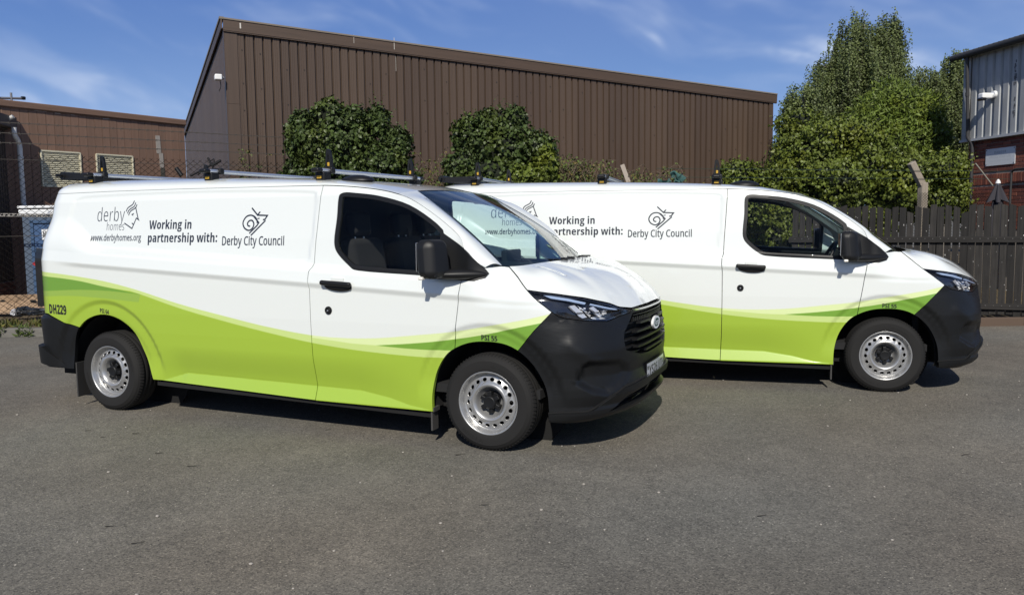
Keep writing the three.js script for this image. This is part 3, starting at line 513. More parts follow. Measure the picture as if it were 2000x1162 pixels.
  // number plate
  {
    const c = document.createElement('canvas'); c.width = 512; c.height = 110; const g = c.getContext('2d'); g.fillStyle = '#d5d6d9'; g.fillRect(0, 0, 512, 110); g.fillStyle = '#111'; g.font = 'bold 92px sans-serif'; g.save(); g.translate(52, 88); g.scale(440 / g.measureText('YS26 UTF').width, 1); g.fillText('YS26 UTF', 0, 0); g.restore(); g.fillStyle = '#222'; g.fillRect(12, 20, 26, 26); g.font = 'bold 22px sans-serif'; g.fillText('UK', 11, 86);
    const t = new THREE.CanvasTexture(c); t.colorSpace = THREE.SRGBColorSpace; const p = skin(1.5, 0.481);
    const f = (u, y) => { const q = skin(u, y, 0.006); return q; };
    const W = 0.262, gp = gridPatch((s, t2) => { const z = lerp(W, -W, s), y = lerp(0.426, 0.537, t2); return [p[0] + 0.012 - 0.14 * z * z, y, z]; }, 12, 1);
    const pl = part('number_plate', gp, phys(lin(0.9, 0.9, 0.9), { map: t, roughness: 0.35, clearcoat: 0.5 }), van);
    part('plate_backing', gridPatch((s, t2) => { const z = lerp(W + 0.008, -W - 0.008, s), y = lerp(0.419, 0.544, t2); return [p[0] + 0.008 - 0.14 * z * z, y, z]; }, 12, 1), M.black, pl);
  }
  // rear
  const rb = [...ARCH_R.slice(0, iR + 1), [-3.98, 0.73], [-4.135, 0.788], [-4.17, 0.802], [-4.3, 0.802], [-5.25, 0.80], [-5.25, 0.36], [-4.3, 0.335], [-4.0, 0.328]];
  both('rear_bumper', [skinPatch(inset(rb, GAP), [], { f: (u, y) => skin(u, y, 0.004 + 0.03 * sst(-4.05, -4.3, u) * sst(0.8, 0.76, y)), du: 0.03, dv: 0.02, flange: 0.03 }), skinPatch([[-4.0, 0.335], [-4.15, 0.46], [-4.22, 0.52], [-5.25, 0.52], [-5.25, 0.4], [-4.3, 0.375], [-4.12, 0.345]], [], { f: (u, y) => skin(u, y, 0.004 + 0.075 * sst(-4.0, -4.3, u)), du: 0.03, dv: 0.02, flange: 0.05 })], M.blackFine);
  both('rear_door', skinPatch([[-4.54, 0.81], [-4.485, 1.832], [-5.25, 1.86], [-5.25, 0.81]], [], { du: 0.05, dv: 0.05, flange: 0 }), M.white);
  both('tail_lamp', skinPatch([[-4.47, 0.86], [-4.315, 0.86], [-4.315, 1.2], [-4.305, 1.37], [-4.36, 1.37], [-4.47, 1.27]], [], { off: 0.05, du: 0.02, dv: 0.03, flange: 0.06 }), M.blackGloss);
  part('rear_plate', box(0.012, 0.12, 0.5, -4.42, 0.7, 0.62), M.indicator, van);
  // mirrors
  both('mirror_base', [skinPatch([[-0.36, 1.183], [-0.335, 1.478], [-0.178, 1.382], [-0.07, 1.291], [-0.015, 1.236], [0.004, 1.21], [-0.015, 1.182], [-0.08, 1.163], [-0.36, 1.172]], [], { off: 0.007, du: 0.03, dv: 0.02, flange: 0.02 }),
    (() => { const g = new THREE.SphereGeometry(1, 32, 20); const p = g.attributes.position; for (let i = 0; i < p.count; i++) { const x = p.getX(i), y = p.getY(i), z = p.getZ(i), t = (x + 1) / 2; p.setXYZ(i, lerp(-0.36, 0.0, t), 1.205 + y * 0.042 * (0.75 + 0.25 * (1 - t)) , lerp(1.06, 0.955, t) + z * lerp(0.10, 0.035, t)); } g.computeVertexNormals(); return g; })()], M.black);
  for (const k of [0, 1]) {
    const m = k ? mirrorZ : (g) => g, mir2 = group('wing_mirror', van);
    const hg = new RoundedBoxGeometry(0.15, 0.27, 0.225, 7, 0.055), p = hg.attributes.position;
    for (let i = 0; i < p.count; i++) { let x = p.getX(i), y = p.getY(i), z = p.getZ(i); const ty = (y + 0.135) / 0.27, tz = z / 0.1125; z *= 1 - 0.14 * ty; x += 0.03 * (1 - tz * tz) * sst(-0.05, 0.07, x) - 0.05 * tz * sst(-0.02, 0.06, x) * 0.6; y -= 0.012 * tz * tz * sst(0.3, 1, ty); p.setXYZ(i, x - 0.03 * (ty - 0.5), y, z); }
    hg.computeVertexNormals(); hg.scale(0.9, 0.97, 0.9).rotateY(-0.12).translate(-0.345, 1.312, 1.10);
    part('mirror_shell', m(hg), M.black, mir2);
    part('mirror_arm', m(rbox(0.10, 0.05, 0.2, 0.02, -0.32, 1.205, 1.07)), M.black, mir2);
    part('indicator', m(rbox(0.035, 0.022, 0.045, 0.008, -0.375, 1.186, 1.178)), M.indicator, mir2);
    part('mirror_glass', m(rbox(0.008, 0.19, 0.15, 0.003, -0.418, 1.325, 1.095)), M.chrome, mir2);
  }
  // cab
  const cab = group('cab_interior', van);
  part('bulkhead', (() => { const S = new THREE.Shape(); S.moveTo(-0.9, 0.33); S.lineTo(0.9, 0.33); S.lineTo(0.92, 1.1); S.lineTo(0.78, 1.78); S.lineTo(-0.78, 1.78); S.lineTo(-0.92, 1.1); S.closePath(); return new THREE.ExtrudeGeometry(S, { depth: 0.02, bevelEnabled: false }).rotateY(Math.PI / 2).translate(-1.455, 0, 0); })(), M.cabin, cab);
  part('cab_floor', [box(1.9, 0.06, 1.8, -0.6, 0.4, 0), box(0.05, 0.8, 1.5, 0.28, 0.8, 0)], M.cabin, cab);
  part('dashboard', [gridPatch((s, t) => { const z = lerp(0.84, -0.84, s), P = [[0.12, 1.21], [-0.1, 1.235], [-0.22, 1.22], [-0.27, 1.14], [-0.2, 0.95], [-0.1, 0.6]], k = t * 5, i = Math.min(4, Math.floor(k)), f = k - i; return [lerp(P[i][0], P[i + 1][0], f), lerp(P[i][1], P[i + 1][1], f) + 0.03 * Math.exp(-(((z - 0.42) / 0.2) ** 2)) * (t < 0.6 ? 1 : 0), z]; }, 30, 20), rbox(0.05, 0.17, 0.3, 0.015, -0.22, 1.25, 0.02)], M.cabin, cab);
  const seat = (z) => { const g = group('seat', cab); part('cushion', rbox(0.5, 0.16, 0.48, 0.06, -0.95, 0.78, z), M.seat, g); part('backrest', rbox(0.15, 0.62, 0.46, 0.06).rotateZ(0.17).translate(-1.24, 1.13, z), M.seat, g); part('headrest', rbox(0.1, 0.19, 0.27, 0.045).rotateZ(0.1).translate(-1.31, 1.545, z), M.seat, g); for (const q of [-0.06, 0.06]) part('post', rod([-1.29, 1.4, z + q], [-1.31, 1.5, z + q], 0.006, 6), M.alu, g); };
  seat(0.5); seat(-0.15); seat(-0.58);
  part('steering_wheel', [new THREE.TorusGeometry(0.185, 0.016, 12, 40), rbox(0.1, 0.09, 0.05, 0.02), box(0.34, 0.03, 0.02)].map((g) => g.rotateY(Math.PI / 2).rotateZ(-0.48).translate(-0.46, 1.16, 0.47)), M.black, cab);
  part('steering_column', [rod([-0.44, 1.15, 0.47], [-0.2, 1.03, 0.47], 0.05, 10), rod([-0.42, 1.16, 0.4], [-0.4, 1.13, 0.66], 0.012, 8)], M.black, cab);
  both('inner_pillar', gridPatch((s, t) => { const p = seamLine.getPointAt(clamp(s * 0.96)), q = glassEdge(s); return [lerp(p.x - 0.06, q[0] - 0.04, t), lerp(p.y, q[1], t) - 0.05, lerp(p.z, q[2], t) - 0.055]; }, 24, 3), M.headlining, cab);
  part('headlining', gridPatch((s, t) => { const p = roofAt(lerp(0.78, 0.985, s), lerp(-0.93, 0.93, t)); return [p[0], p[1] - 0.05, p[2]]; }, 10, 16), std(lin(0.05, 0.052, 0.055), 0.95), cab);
  part('seat_belt', [box(0.004, 0.62, 0.05, -1.22, 1.2, -0.22, 0, 0.1, 0.12)], M.cabin, cab);
  // roof bars
  for (const [i, x, y] of [[0, -3.86, 1.998], [1, -2.56, 1.985], [2, -1.475, 1.955]]) {
    const r = group('roof_bar', van);
    part('bar', [rbox(0.07, 0.030, 1.5, 0.014, x, y, 0, 4)], M.alu, r);
    for (const s of [1, -1]) {
      part('end_cap', [rbox(0.073, 0.034, 0.07, 0.016, x, y, s * 0.775, 4)], M.black, r);
      const ft = part('foot', [rbox(0.085, 0.08, 0.09, 0.012, x, y - 0.052, s * 0.70), rbox(0.1, 0.05, 0.05, 0.012, x + 0.005, y + 0.002, s * 0.635)], M.black, r);
      part('sticker', box(0.04, 0.02, 0.004, x, y - 0.052, s * 0.7525), M.yellow, ft);
      if (i !== 1) { const sh = new THREE.Shape(); sh.moveTo(-0.04, 0); sh.lineTo(0.045, 0); sh.lineTo(0.035, 0.12); sh.lineTo(0.016, 0.185); sh.lineTo(-0.008, 0.195); sh.lineTo(-0.022, 0.18); sh.closePath(); const h = new THREE.Path(); h.moveTo(-0.016, 0.03); h.lineTo(0.02, 0.03); h.lineTo(0.014, 0.12); h.lineTo(0.0, 0.16); h.closePath(); sh.holes.push(h);
        const st = part('load_stop', [new THREE.ExtrudeGeometry(sh, { depth: 0.022, bevelEnabled: true, bevelSize: 0.003, bevelThickness: 0.003, bevelSegments: 1 }).scale(0.72, 0.80, 1).translate(x, y + 0.010, s * 0.62 - 0.011)], M.black, r);
        part('release_tab', rbox(0.02, 0.03, 0.036, 0.005, x + 0.004, y + 0.05, s * 0.62), M.yellow, st); }
    }
  }
  part('ladder_roller', [new THREE.CylinderGeometry(0.034, 0.034, 1.5, 20).rotateX(Math.PI / 2).translate(-4.21, 2.0, 0), new THREE.CylinderGeometry(0.012, 0.012, 1.62, 10).rotateX(Math.PI / 2).translate(-4.21, 2.0, 0), ...[0.62, -0.62].map((z) => box(0.36, 0.035, 0.03, -4.03, 1.988, z)), ...[0.74, -0.74].map((z) => box(0.3, 0.05, 0.012, -4.05, 1.992, z))], M.black, van);
  part('roof_pod', [(() => { const g = new THREE.SphereGeometry(1, 28, 12, 0, Math.PI * 2, 0, Math.PI / 2); g.scale(0.14, 0.05, 0.09); return g.translate(-1.22, 1.868, 0.62); })()], M.black, van);
  return van;
}
const van1 = makeVan(); van1.name = numbered('panel_van'); van1.position.set(0.209, 0, -6.298); van1.rotation.y = -0.4005;
tag(van1, 'nearer of the two white and lime green panel vans, marked DH229 behind its rear wheel', 'van', 'white and green vans parked on the tarmac'); scene.add(van1);
const van2 = van1.clone(); van2.name = numbered('panel_van'); van2.position.set(3.5536, -0.004, -8.068); van2.rotation.y = -0.2568;
tag(van2, 'farther white and lime green panel van, its nose against the dark wooden fence', 'van', 'white and green vans parked on the tarmac'); scene.add(van2);
van2.traverse((o) => { if (o.name === 'number_plate') o.material = M.indicator; });

// ------------------------------------------------------------------ ground
{
  const r = rngOf(11), S = 2048, T = new Float32Array(S * S), B = new Float32Array(S * S);
  for (let i = 0; i < S * S; i++) { T[i] = 0.5 + 0.26 * (r() - 0.5); B[i] = 0.45 + 0.3 * r(); }
  const spot = (cx, cy, rad, v, b, e) => { for (let y = -4; y <= 4; y++) for (let x = -4; x <= 4; x++) { const d = Math.hypot(x * e, y / e); if (d < rad) { const k = ((cy + y + S) % S) * S + ((cx + x + S) % S), w = clamp((rad - d) * 1.6); T[k] = lerp(T[k], v, w); B[k] = lerp(B[k], b, w); } } };
  for (let i = 0; i < 150000; i++) { const v = r(); spot(Math.floor(r() * S), Math.floor(r() * S), 0.9 + r() * 1.3, v < 0.5 ? 0.2 + 0.2 * r() : v < 0.93 ? 0.58 + 0.22 * r() : 0.8 + 0.15 * r(), v < 0.5 ? 0.1 : 0.8, 0.8 + 0.4 * r()); }
  for (let i = 0; i < 2600; i++) spot(Math.floor(r() * S), Math.floor(r() * S), 0.8 + r() * 1.3, 1, 1, 0.75 + 0.5 * r());
  const coarse = (n) => { const a = Float32Array.from({ length: n * n }, () => r() - 0.5); return (u, v) => { const x = u * n, y = v * n, x0 = Math.floor(x), y0 = Math.floor(y), fx = x - x0, fy = y - y0, g = (i, j) => a[((y0 + j) % n) * n + ((x0 + i) % n)]; return lerp(lerp(g(0, 0), g(1, 0), fx), lerp(g(0, 1), g(1, 1), fx), fy); }; };
  const c1 = coarse(820), c2 = coarse(430), c3 = coarse(190);
  const tint = (v, x, y) => { const k = 0.045 * tnoise(x, y, 6, 3, 2) + 0.035 * tnoise(x, y, 24, 3, 5) + 0.13 * c1(x, y) + 0.075 * c2(x, y) + 0.025 * c3(x, y); const g = v >= 0.97 ? 0.66 : 0.205 + 0.36 * v + k; return [g * 1.045, g * 1.0, g * 0.915]; };
  const map = noiseTex(S, S, (u, v, x, y) => tint(T[y * S + x], u, v), true), bump = noiseTex(S, S, (u, v, x, y) => [B[y * S + x]]);
  for (const t of [map, bump]) t.repeat.set(1 / 4.6, 1 / 4.6);
  const m = std(lin(1, 1, 1), 0.93, 0, { map, bumpMap: bump, bumpScale: 0.004, vertexColors: true });
  const xs = [-300, -120, -60], zs = [-300, -120, -60]; for (let x = -26; x <= 26; x += 0.4) xs.push(x); for (let z = -26; z <= 6; z += 0.4) zs.push(z); xs.push(60, 120, 300); zs.push(20, 60, 120, 300);
  const pos = [], uv = [], col = [], idx = [];
  for (const z of zs) for (const x of xs) { pos.push(x, 0, z); uv.push(x, z); const big = 0.17 * n3(x * 0.35, z * 0.35, 1) + 0.12 * n3(x * 1.1, z * 1.1, 4) + 0.08 * n3(x * 2.6, z * 2.6, 9); const w = n3(x * 0.5 + 9, z * 0.5, 2) * 0.05; const k = 1.0 + big * 0.6; col.push(k * (1.0 + w), k, k * (0.985 - w)); }
  const nx = xs.length; for (let j = 0; j < zs.length - 1; j++) for (let i = 0; i < nx - 1; i++) { const a = j * nx + i; idx.push(a, a + nx, a + 1, a + 1, a + nx, a + nx + 1); }
  const g = new THREE.BufferGeometry(); g.setAttribute('position', new THREE.Float32BufferAttribute(pos, 3)); g.setAttribute('uv', new THREE.Float32BufferAttribute(uv, 2)); g.setAttribute('color', new THREE.Float32BufferAttribute(col, 3)); g.setIndex(idx); g.computeVertexNormals();
  struct('ground', g, m);
}
const concTex = noiseTex(256, 256, (u, v) => { const k = 0.78 + 0.3 * tnoise(u, v, 4, 5, 1) + 0.12 * tnoise(u, v, 60, 2, 3); return [k, k, k]; });
const soilTex = noiseTex(512, 512, (u, v) => { const k = 0.62 + 0.5 * tnoise(u, v, 5, 5, 8) + 0.4 * tnoise(u, v, 70, 2, 4); return [k * 0.98, k * 0.86, k * 0.68]; });
const conc = (c) => std(c, 0.9, 0, { map: concTex });
const R = rngOf(42), rr = (a, b) => a + (b - a) * R();
{ // verge behind the kerb: earth bank on the left, lower on the right
  const g = gridPatch((s, t) => { const x = lerp(-30, 30, s), z = lerp(-11.62, -40, t); const left = 1 - sst(-3, 3, x); const y = lerp(0.02, 0.115 + 0.08 * sst(0, 0.05, t), left) + 0.025 * n3(x * 1.5, z * 1.5, 3) * sst(0, 0.02, t); return [x, y + 0.004, z]; }, 160, 90);
  const uv = g.attributes.uv; for (let i = 0; i < uv.count; i++) uv.setXY(i, uv.getX(i) * 40, uv.getY(i) * 20);
  struct('verge', g.scale(1, 1, 1), std(lin(0.17, 0.145, 0.10), 0.97, 0, { map: soilTex }));
  const kg = rbox(0.9, 0.17, 0.13, 0.012, 0, 0.035, 0), kerb = struct('kerb', box(26, 0.06, 0.1, -16.5, 0.0, -11.55), conc(lin(0.2, 0.185, 0.16)));
  const tones = [0.20, 0.235, 0.17].map((v) => conc(lin(v * 1.05, v, v * 0.88)));
  for (let i = 0; i < 18; i++) { const k = part('kerb_stone', kg, tones[i % 3], kerb); k.position.set(-11.5 + i * 0.906, rr(-0.006, 0.006), -11.545 + rr(-0.006, 0.006)); k.rotation.y = rr(-0.006, 0.006); }
  const edge = struct('timber_edging', box(0.1, 0.02, 0.05, 4, 0.01, -11.5), std(lin(0.12, 0.08, 0.05), 0.9));
  for (let i = 0; i < 6; i++) part('edging_board', rbox(1.55, 0.16, 0.09, 0.012, 0, 0.03, 0), std(lin(0.085 + 0.01 * (i % 3), 0.064, 0.045), 0.9), edge).position.set(4.9 + i * 1.57, rr(-0.01, 0.01), -11.45 + rr(-0.01, 0.01));
}
// grass and weeds on the bank by the left kerb
function leafGeo(w, l, bend = 0.2) {
  const g = new THREE.BufferGeometry();
  g.setAttribute('position', new THREE.Float32BufferAttribute([0, 0, 0, -w / 2, l * 0.4, bend * w, 0, l * 0.45, -bend * w * 0.3, w / 2, l * 0.4, bend * w, 0, l, bend * l * 0.4], 3));
  g.setAttribute('normal', new THREE.Float32BufferAttribute([0, 0, 1, -0.4, 0, 0.9, 0, 0, 1, 0.4, 0, 0.9, 0, 0, 1], 3));
  g.setIndex([0, 2, 1, 0, 3, 2, 1, 2, 4, 2, 3, 4]); return g;
}
const leafMat = (r, g, b, rough = 0.5, tr = 0.22) => phys(lin(r, g, b), { roughness: rough, transmission: tr, thickness: 0, side: THREE.DoubleSide, specularIntensity: 0.6 });
const Q = new THREE.Quaternion(), MAT = new THREE.Matrix4(), VX = new THREE.Vector3(), UPV = new THREE.Vector3(0, 1, 0);
function scatter(name, geo, mat, list, parent, tint) { // list of { p, n (leaf plane normal), d (leaf direction), s }
  const im = new THREE.InstancedMesh(geo, mat, list.length); im.name = name; im.castShadow = im.receiveShadow = true;
  const c = new THREE.Color(), X = new THREE.Vector3(), Y = new THREE.Vector3(), Z = new THREE.Vector3();
  list.forEach((o, i) => {
    Y.copy(o.d).normalize(); Z.copy(o.n); Z.addScaledVector(Y, -Z.dot(Y)).normalize(); X.crossVectors(Y, Z);
    MAT.makeBasis(X.multiplyScalar(o.s), Y.multiplyScalar(o.s), Z.multiplyScalar(o.s)); MAT.setPosition(o.p); im.setMatrixAt(i, MAT);
    const k = tint ? tint(o, i) : [1, 1, 1]; im.setColorAt(i, c.setRGB(...k));
  });
  im.userData.kind = 'stuff'; (parent || scene).add(im); return im;
}
const rdir = (r, up = 0) => { const z = r() * 2 - 1, a = r() * Math.PI * 2, q = Math.sqrt(1 - z * z); return new THREE.Vector3(q * Math.cos(a), z + up, q * Math.sin(a)).normalize(); };
{
  const r = rngOf(5), list = [];
  for (let i = 0; i < 5200; i++) { const x = -9.5 + r() * 8, z = -11.66 - Math.pow(r(), 1.5) * 0.55; if (n3(x * 2.2, z * 3, 1) < -0.35 && r() < 0.8) continue; list.push({ p: new THREE.Vector3(x, 0.1, z), n: rdir(r), d: rdir(r, 0.9), s: 0.5 + r() * 0.9 }); }
  for (let i = 0; i < 300; i++) { const k = Math.floor(r() * 4), x = [-7.9, -7.35, -6.95, -6.1][k] + (r() - 0.5) * 0.22, y = r() * 0.13; list.push({ p: new THREE.Vector3(x, y, -11.47 + y * -0.1 + 0.02 * r()), n: rdir(r), d: rdir(r, 0.4), s: 0.5 + r() * 0.5 }); }
  const g = scatter('grass', leafGeo(0.03, 0.1), leafMat(0.085, 0.12, 0.035, 0.7), list, null, (o) => { const k = 0.6 + 0.8 * ((o.p.x * 31.7) % 1 + 1) % 1; return [k * (o.s > 1.1 ? 1.5 : 1), k, k * 0.8]; });
  tag(g, 'weedy green grass growing on the bank along the left kerb', 'grass'); g.userData.kind = 'stuff';
}
{ // twigs, pebbles on the tarmac
  const r = rngOf(17), tw = [], pb = [];
  for (const [px, py] of [[165, 843], [195, 856], [258, 848], [302, 887], [365, 912], [635, 841], [940, 988], [255, 1064], [205, 1030], [890, 890], [1880, 890], [1480, 1010]]) { const d = ray(px, py), k = 1.5547 / -d[1], x = d[0] * k, z = d[2] * k, a = r() * 0.8 - 0.3, L = 0.03 + r() * 0.05; tw.push(rod([x, 0.006, z], [x + L * Math.cos(a), 0.009, z - L * Math.sin(a)], 0.0025, 5, 0.0012)); }
  for (let i = 0; i < 260; i++) { const z = -2.6 - r() * 8, x = (r() - 0.5) * -z * 1.5; const s = 0.003 + r() * r() * 0.007; pb.push(new THREE.IcosahedronGeometry(s, 0).scale(1, 0.7, 1.2).rotateY(r() * 3).translate(x, s * 0.45, z)); }
  const a = part('twigs', merge(tw), std(lin(0.02, 0.016, 0.012), 0.9)); tag(a, 'tiny dark twigs scattered over the open tarmac in front', 'twigs'); a.userData.kind = 'stuff';
  const b = part('pebbles', merge(pb), std(lin(0.36, 0.33, 0.29), 0.9)); tag(b, 'tiny pale grit and pebbles lying on the tarmac', 'pebbles'); b.userData.kind = 'stuff';
}

// ------------------------------------------------------------------ buildings
const frame = (g, x, z, turn) => { g.position.set(x, 0, z); g.rotation.y = turn; };
const streak = noiseTex(256, 256, (u, v) => { const k = 0.8 + 0.17 * tnoise(u, v * 0.2, 9, 4, 6) + 0.14 * tnoise(u, v, 5, 4, 2); return [k * 1.02, k, k * 0.98]; });
{ // large brown profiled-metal shed
  const b = thing('cladding_shed', 'large windowless shed clad in dark brown ribbed metal sheets behind the bushes', 'building', [-6.425, 0, -18.814], 25 * Math.PI / 180);
  const cols = [[0.092, 0.066, 0.052], [0.085, 0.061, 0.049], [0.099, 0.072, 0.057]].map((c) => std(lin(c[0] * 0.98, c[1] * 0.90, c[2] * 0.77), 0.55, 0, { map: streak }));
  const P = []; for (let i = 0; i < 5; i++) { const x = i * 0.2; P.push([x, 0], [x + 0.018, 0.0], [x + 0.028, -0.05], [x + 0.056, -0.05], [x + 0.064, 0], [x + 0.105, 0], [x + 0.109, -0.004], [x + 0.117, -0.004], [x + 0.121, 0], [x + 0.148, 0], [x + 0.152, -0.004], [x + 0.16, -0.004], [x + 0.164, 0]); } P.push([1.0, 0]);
  const prof = (Pq, h = 1) => { const pos = [], uv = [], nor = []; for (let i = 0; i < Pq.length - 1; i++) { const [x0, z0] = Pq[i], [x1, z1] = Pq[i + 1], l = Math.hypot(x1 - x0, z1 - z0), n = [-(z1 - z0) / l, 0, (x1 - x0) / l]; for (const [x, y, z] of [[x0, 0, z0], [x1, 0, z1], [x1, h, z1], [x0, 0, z0], [x1, h, z1], [x0, h, z0]]) { pos.push(x, y, z); uv.push(x * 0.5, y * 0.3); nor.push(...n); } } const g = new THREE.BufferGeometry(); g.setAttribute('position', new THREE.Float32BufferAttribute(pos, 3)); g.setAttribute('normal', new THREE.Float32BufferAttribute(nor, 3)); g.setAttribute('uv', new THREE.Float32BufferAttribute(uv, 2)); return g; };
  const sheet = prof(P, 1), top = (s) => 6.18 - s * (6.19 - 5.385) / 16.35;
  for (let i = 0; i < 16; i++) { const m = part('cladding_sheet', sheet, cols[(i * 7) % 3], b); m.position.set(0.2 + i * 0.991, 0, 0.002 * (i % 2)); m.scale.y = top(i + 0.5) - 0.12; }
  const topL = (s) => 6.19 - s * 0.062;
  for (let i = 0; i < 15; i++) { const m = part('cladding_sheet', sheet, cols[(i * 5 + 1) % 3], b); m.rotation.y = -Math.PI / 2; m.position.set(0, 0, -1.25 - i * 1.003); m.scale.y = topL(i + 1) - 0.1; }
  part('corner_flashing', [box(0.27, 6.0, 0.012, 0.137, 3.0, 0.012), box(0.012, 6.0, 0.24, -0.006, 3.0, -0.11), box(0.275, 0.012, 0.02, 0.137, 4.3, 0.013)], cols[1], b);
  part('corner_flashing', [box(0.16, 5.3, 0.012, 16.0, 2.62, 0.014), box(0.012, 5.3, 0.3, 16.086, 2.62, -0.14)], cols[1], b);
  const a = Math.atan2(6.19 - 5.385, 16.35), L = 16.21 / Math.cos(a);
  const slope = (h, d, y, z, m, name) => { const g = box(L, h, d, L / 2 - 0.02, 0, 0).rotateZ(-a).translate(0, y, z); return part(name, g, m, b); };
  slope(0.24, 0.03, 6.03, 0.05, cols[0], 'fascia'); slope(0.035, 0.09, 6.165, 0.04, std(lin(0.24, 0.205, 0.165), 0.8, 0, { map: streak }), 'coping'); slope(0.03, 0.05, 5.9, 0.03, cols[2], 'fascia');
  part('fascia', box(0.03, 0.22, 15.4, -0.05, 0, -7.7).rotateX(-0.062).translate(0, 6.06, 0), cols[0], b);
  part('coping', box(0.1, 0.05, 15.4, -0.04, 0, -7.7).rotateX(-0.062).translate(0, 6.19, 0), std(lin(0.17, 0.145, 0.115), 0.8), b);
  part('roof', [box(16.0, 0.05, 15.3, 8.03, 0, -7.7).rotateX(-0.062).rotateZ(-a).translate(0, 6.08, 0)], cols[1], b);
  part('rear_wall', [box(16.0, 5.2, 0.05, 8.03, 2.6, -15.3), box(0.05, 5.2, 15.2, 16.04, 2.6, -7.7)], cols[1], b);
  const screws = []; const q = rngOf(3); for (let i = 0; i < 16; i++) for (const k of [1, 3]) for (let y = 2.3; y < 5.6; y += 0.55 + q() * 0.35) if (q() < 0.6 && y < top(i) - 0.5) screws.push(new THREE.CylinderGeometry(0.014, 0.014, 0.012, 6).rotateX(Math.PI / 2).translate(0.2 + i * 0.991 + k * 0.2 - 0.03, y, 0.006));
  const sc = part('screw_heads', screws, std(lin(0.02, 0.016, 0.014), 0.6), b); sc.userData.kind = 'stuff';
  const drip = []; for (const [x, y, l, w] of [[3.95, 5.92, 0.28, 0.012], [4.0, 5.45, 0.35, 0.006], [2.95, 5.95, 0.2, 0.008], [0.35, 6.03, 0.12, 0.03], [15.93, 3.9, 1.2, 0.007]]) drip.push(box(w, l, 0.003, x, y, x < 1 || y > 5.5 ? 0.068 : 0.008));
  part('paint_drips', drip, std(lin(0.55, 0.52, 0.47), 0.8), b);
  const l = thing('security_light', 'small white security light high on the left corner of the brown ribbed shed', 'light', [-6.53, 4.84, -18.66], 25 * Math.PI / 180);
  part('lamp_body', rbox(0.16, 0.13, 0.2, 0.03, -0.02, 0, 0.04), std(lin(0.75, 0.75, 0.73), 0.5), l); part('bracket', rbox(0.06, 0.05, 0.1, 0.01, 0.08, 0.0, 0.0), std(lin(0.2, 0.2, 0.2), 0.6), l); part('cable', tube([[0.02, -0.07, 0.0], [0.03, -0.18, 0.01], [-0.01, -0.3, 0.0]], 0.01, 10, 6), M.black, l);
}
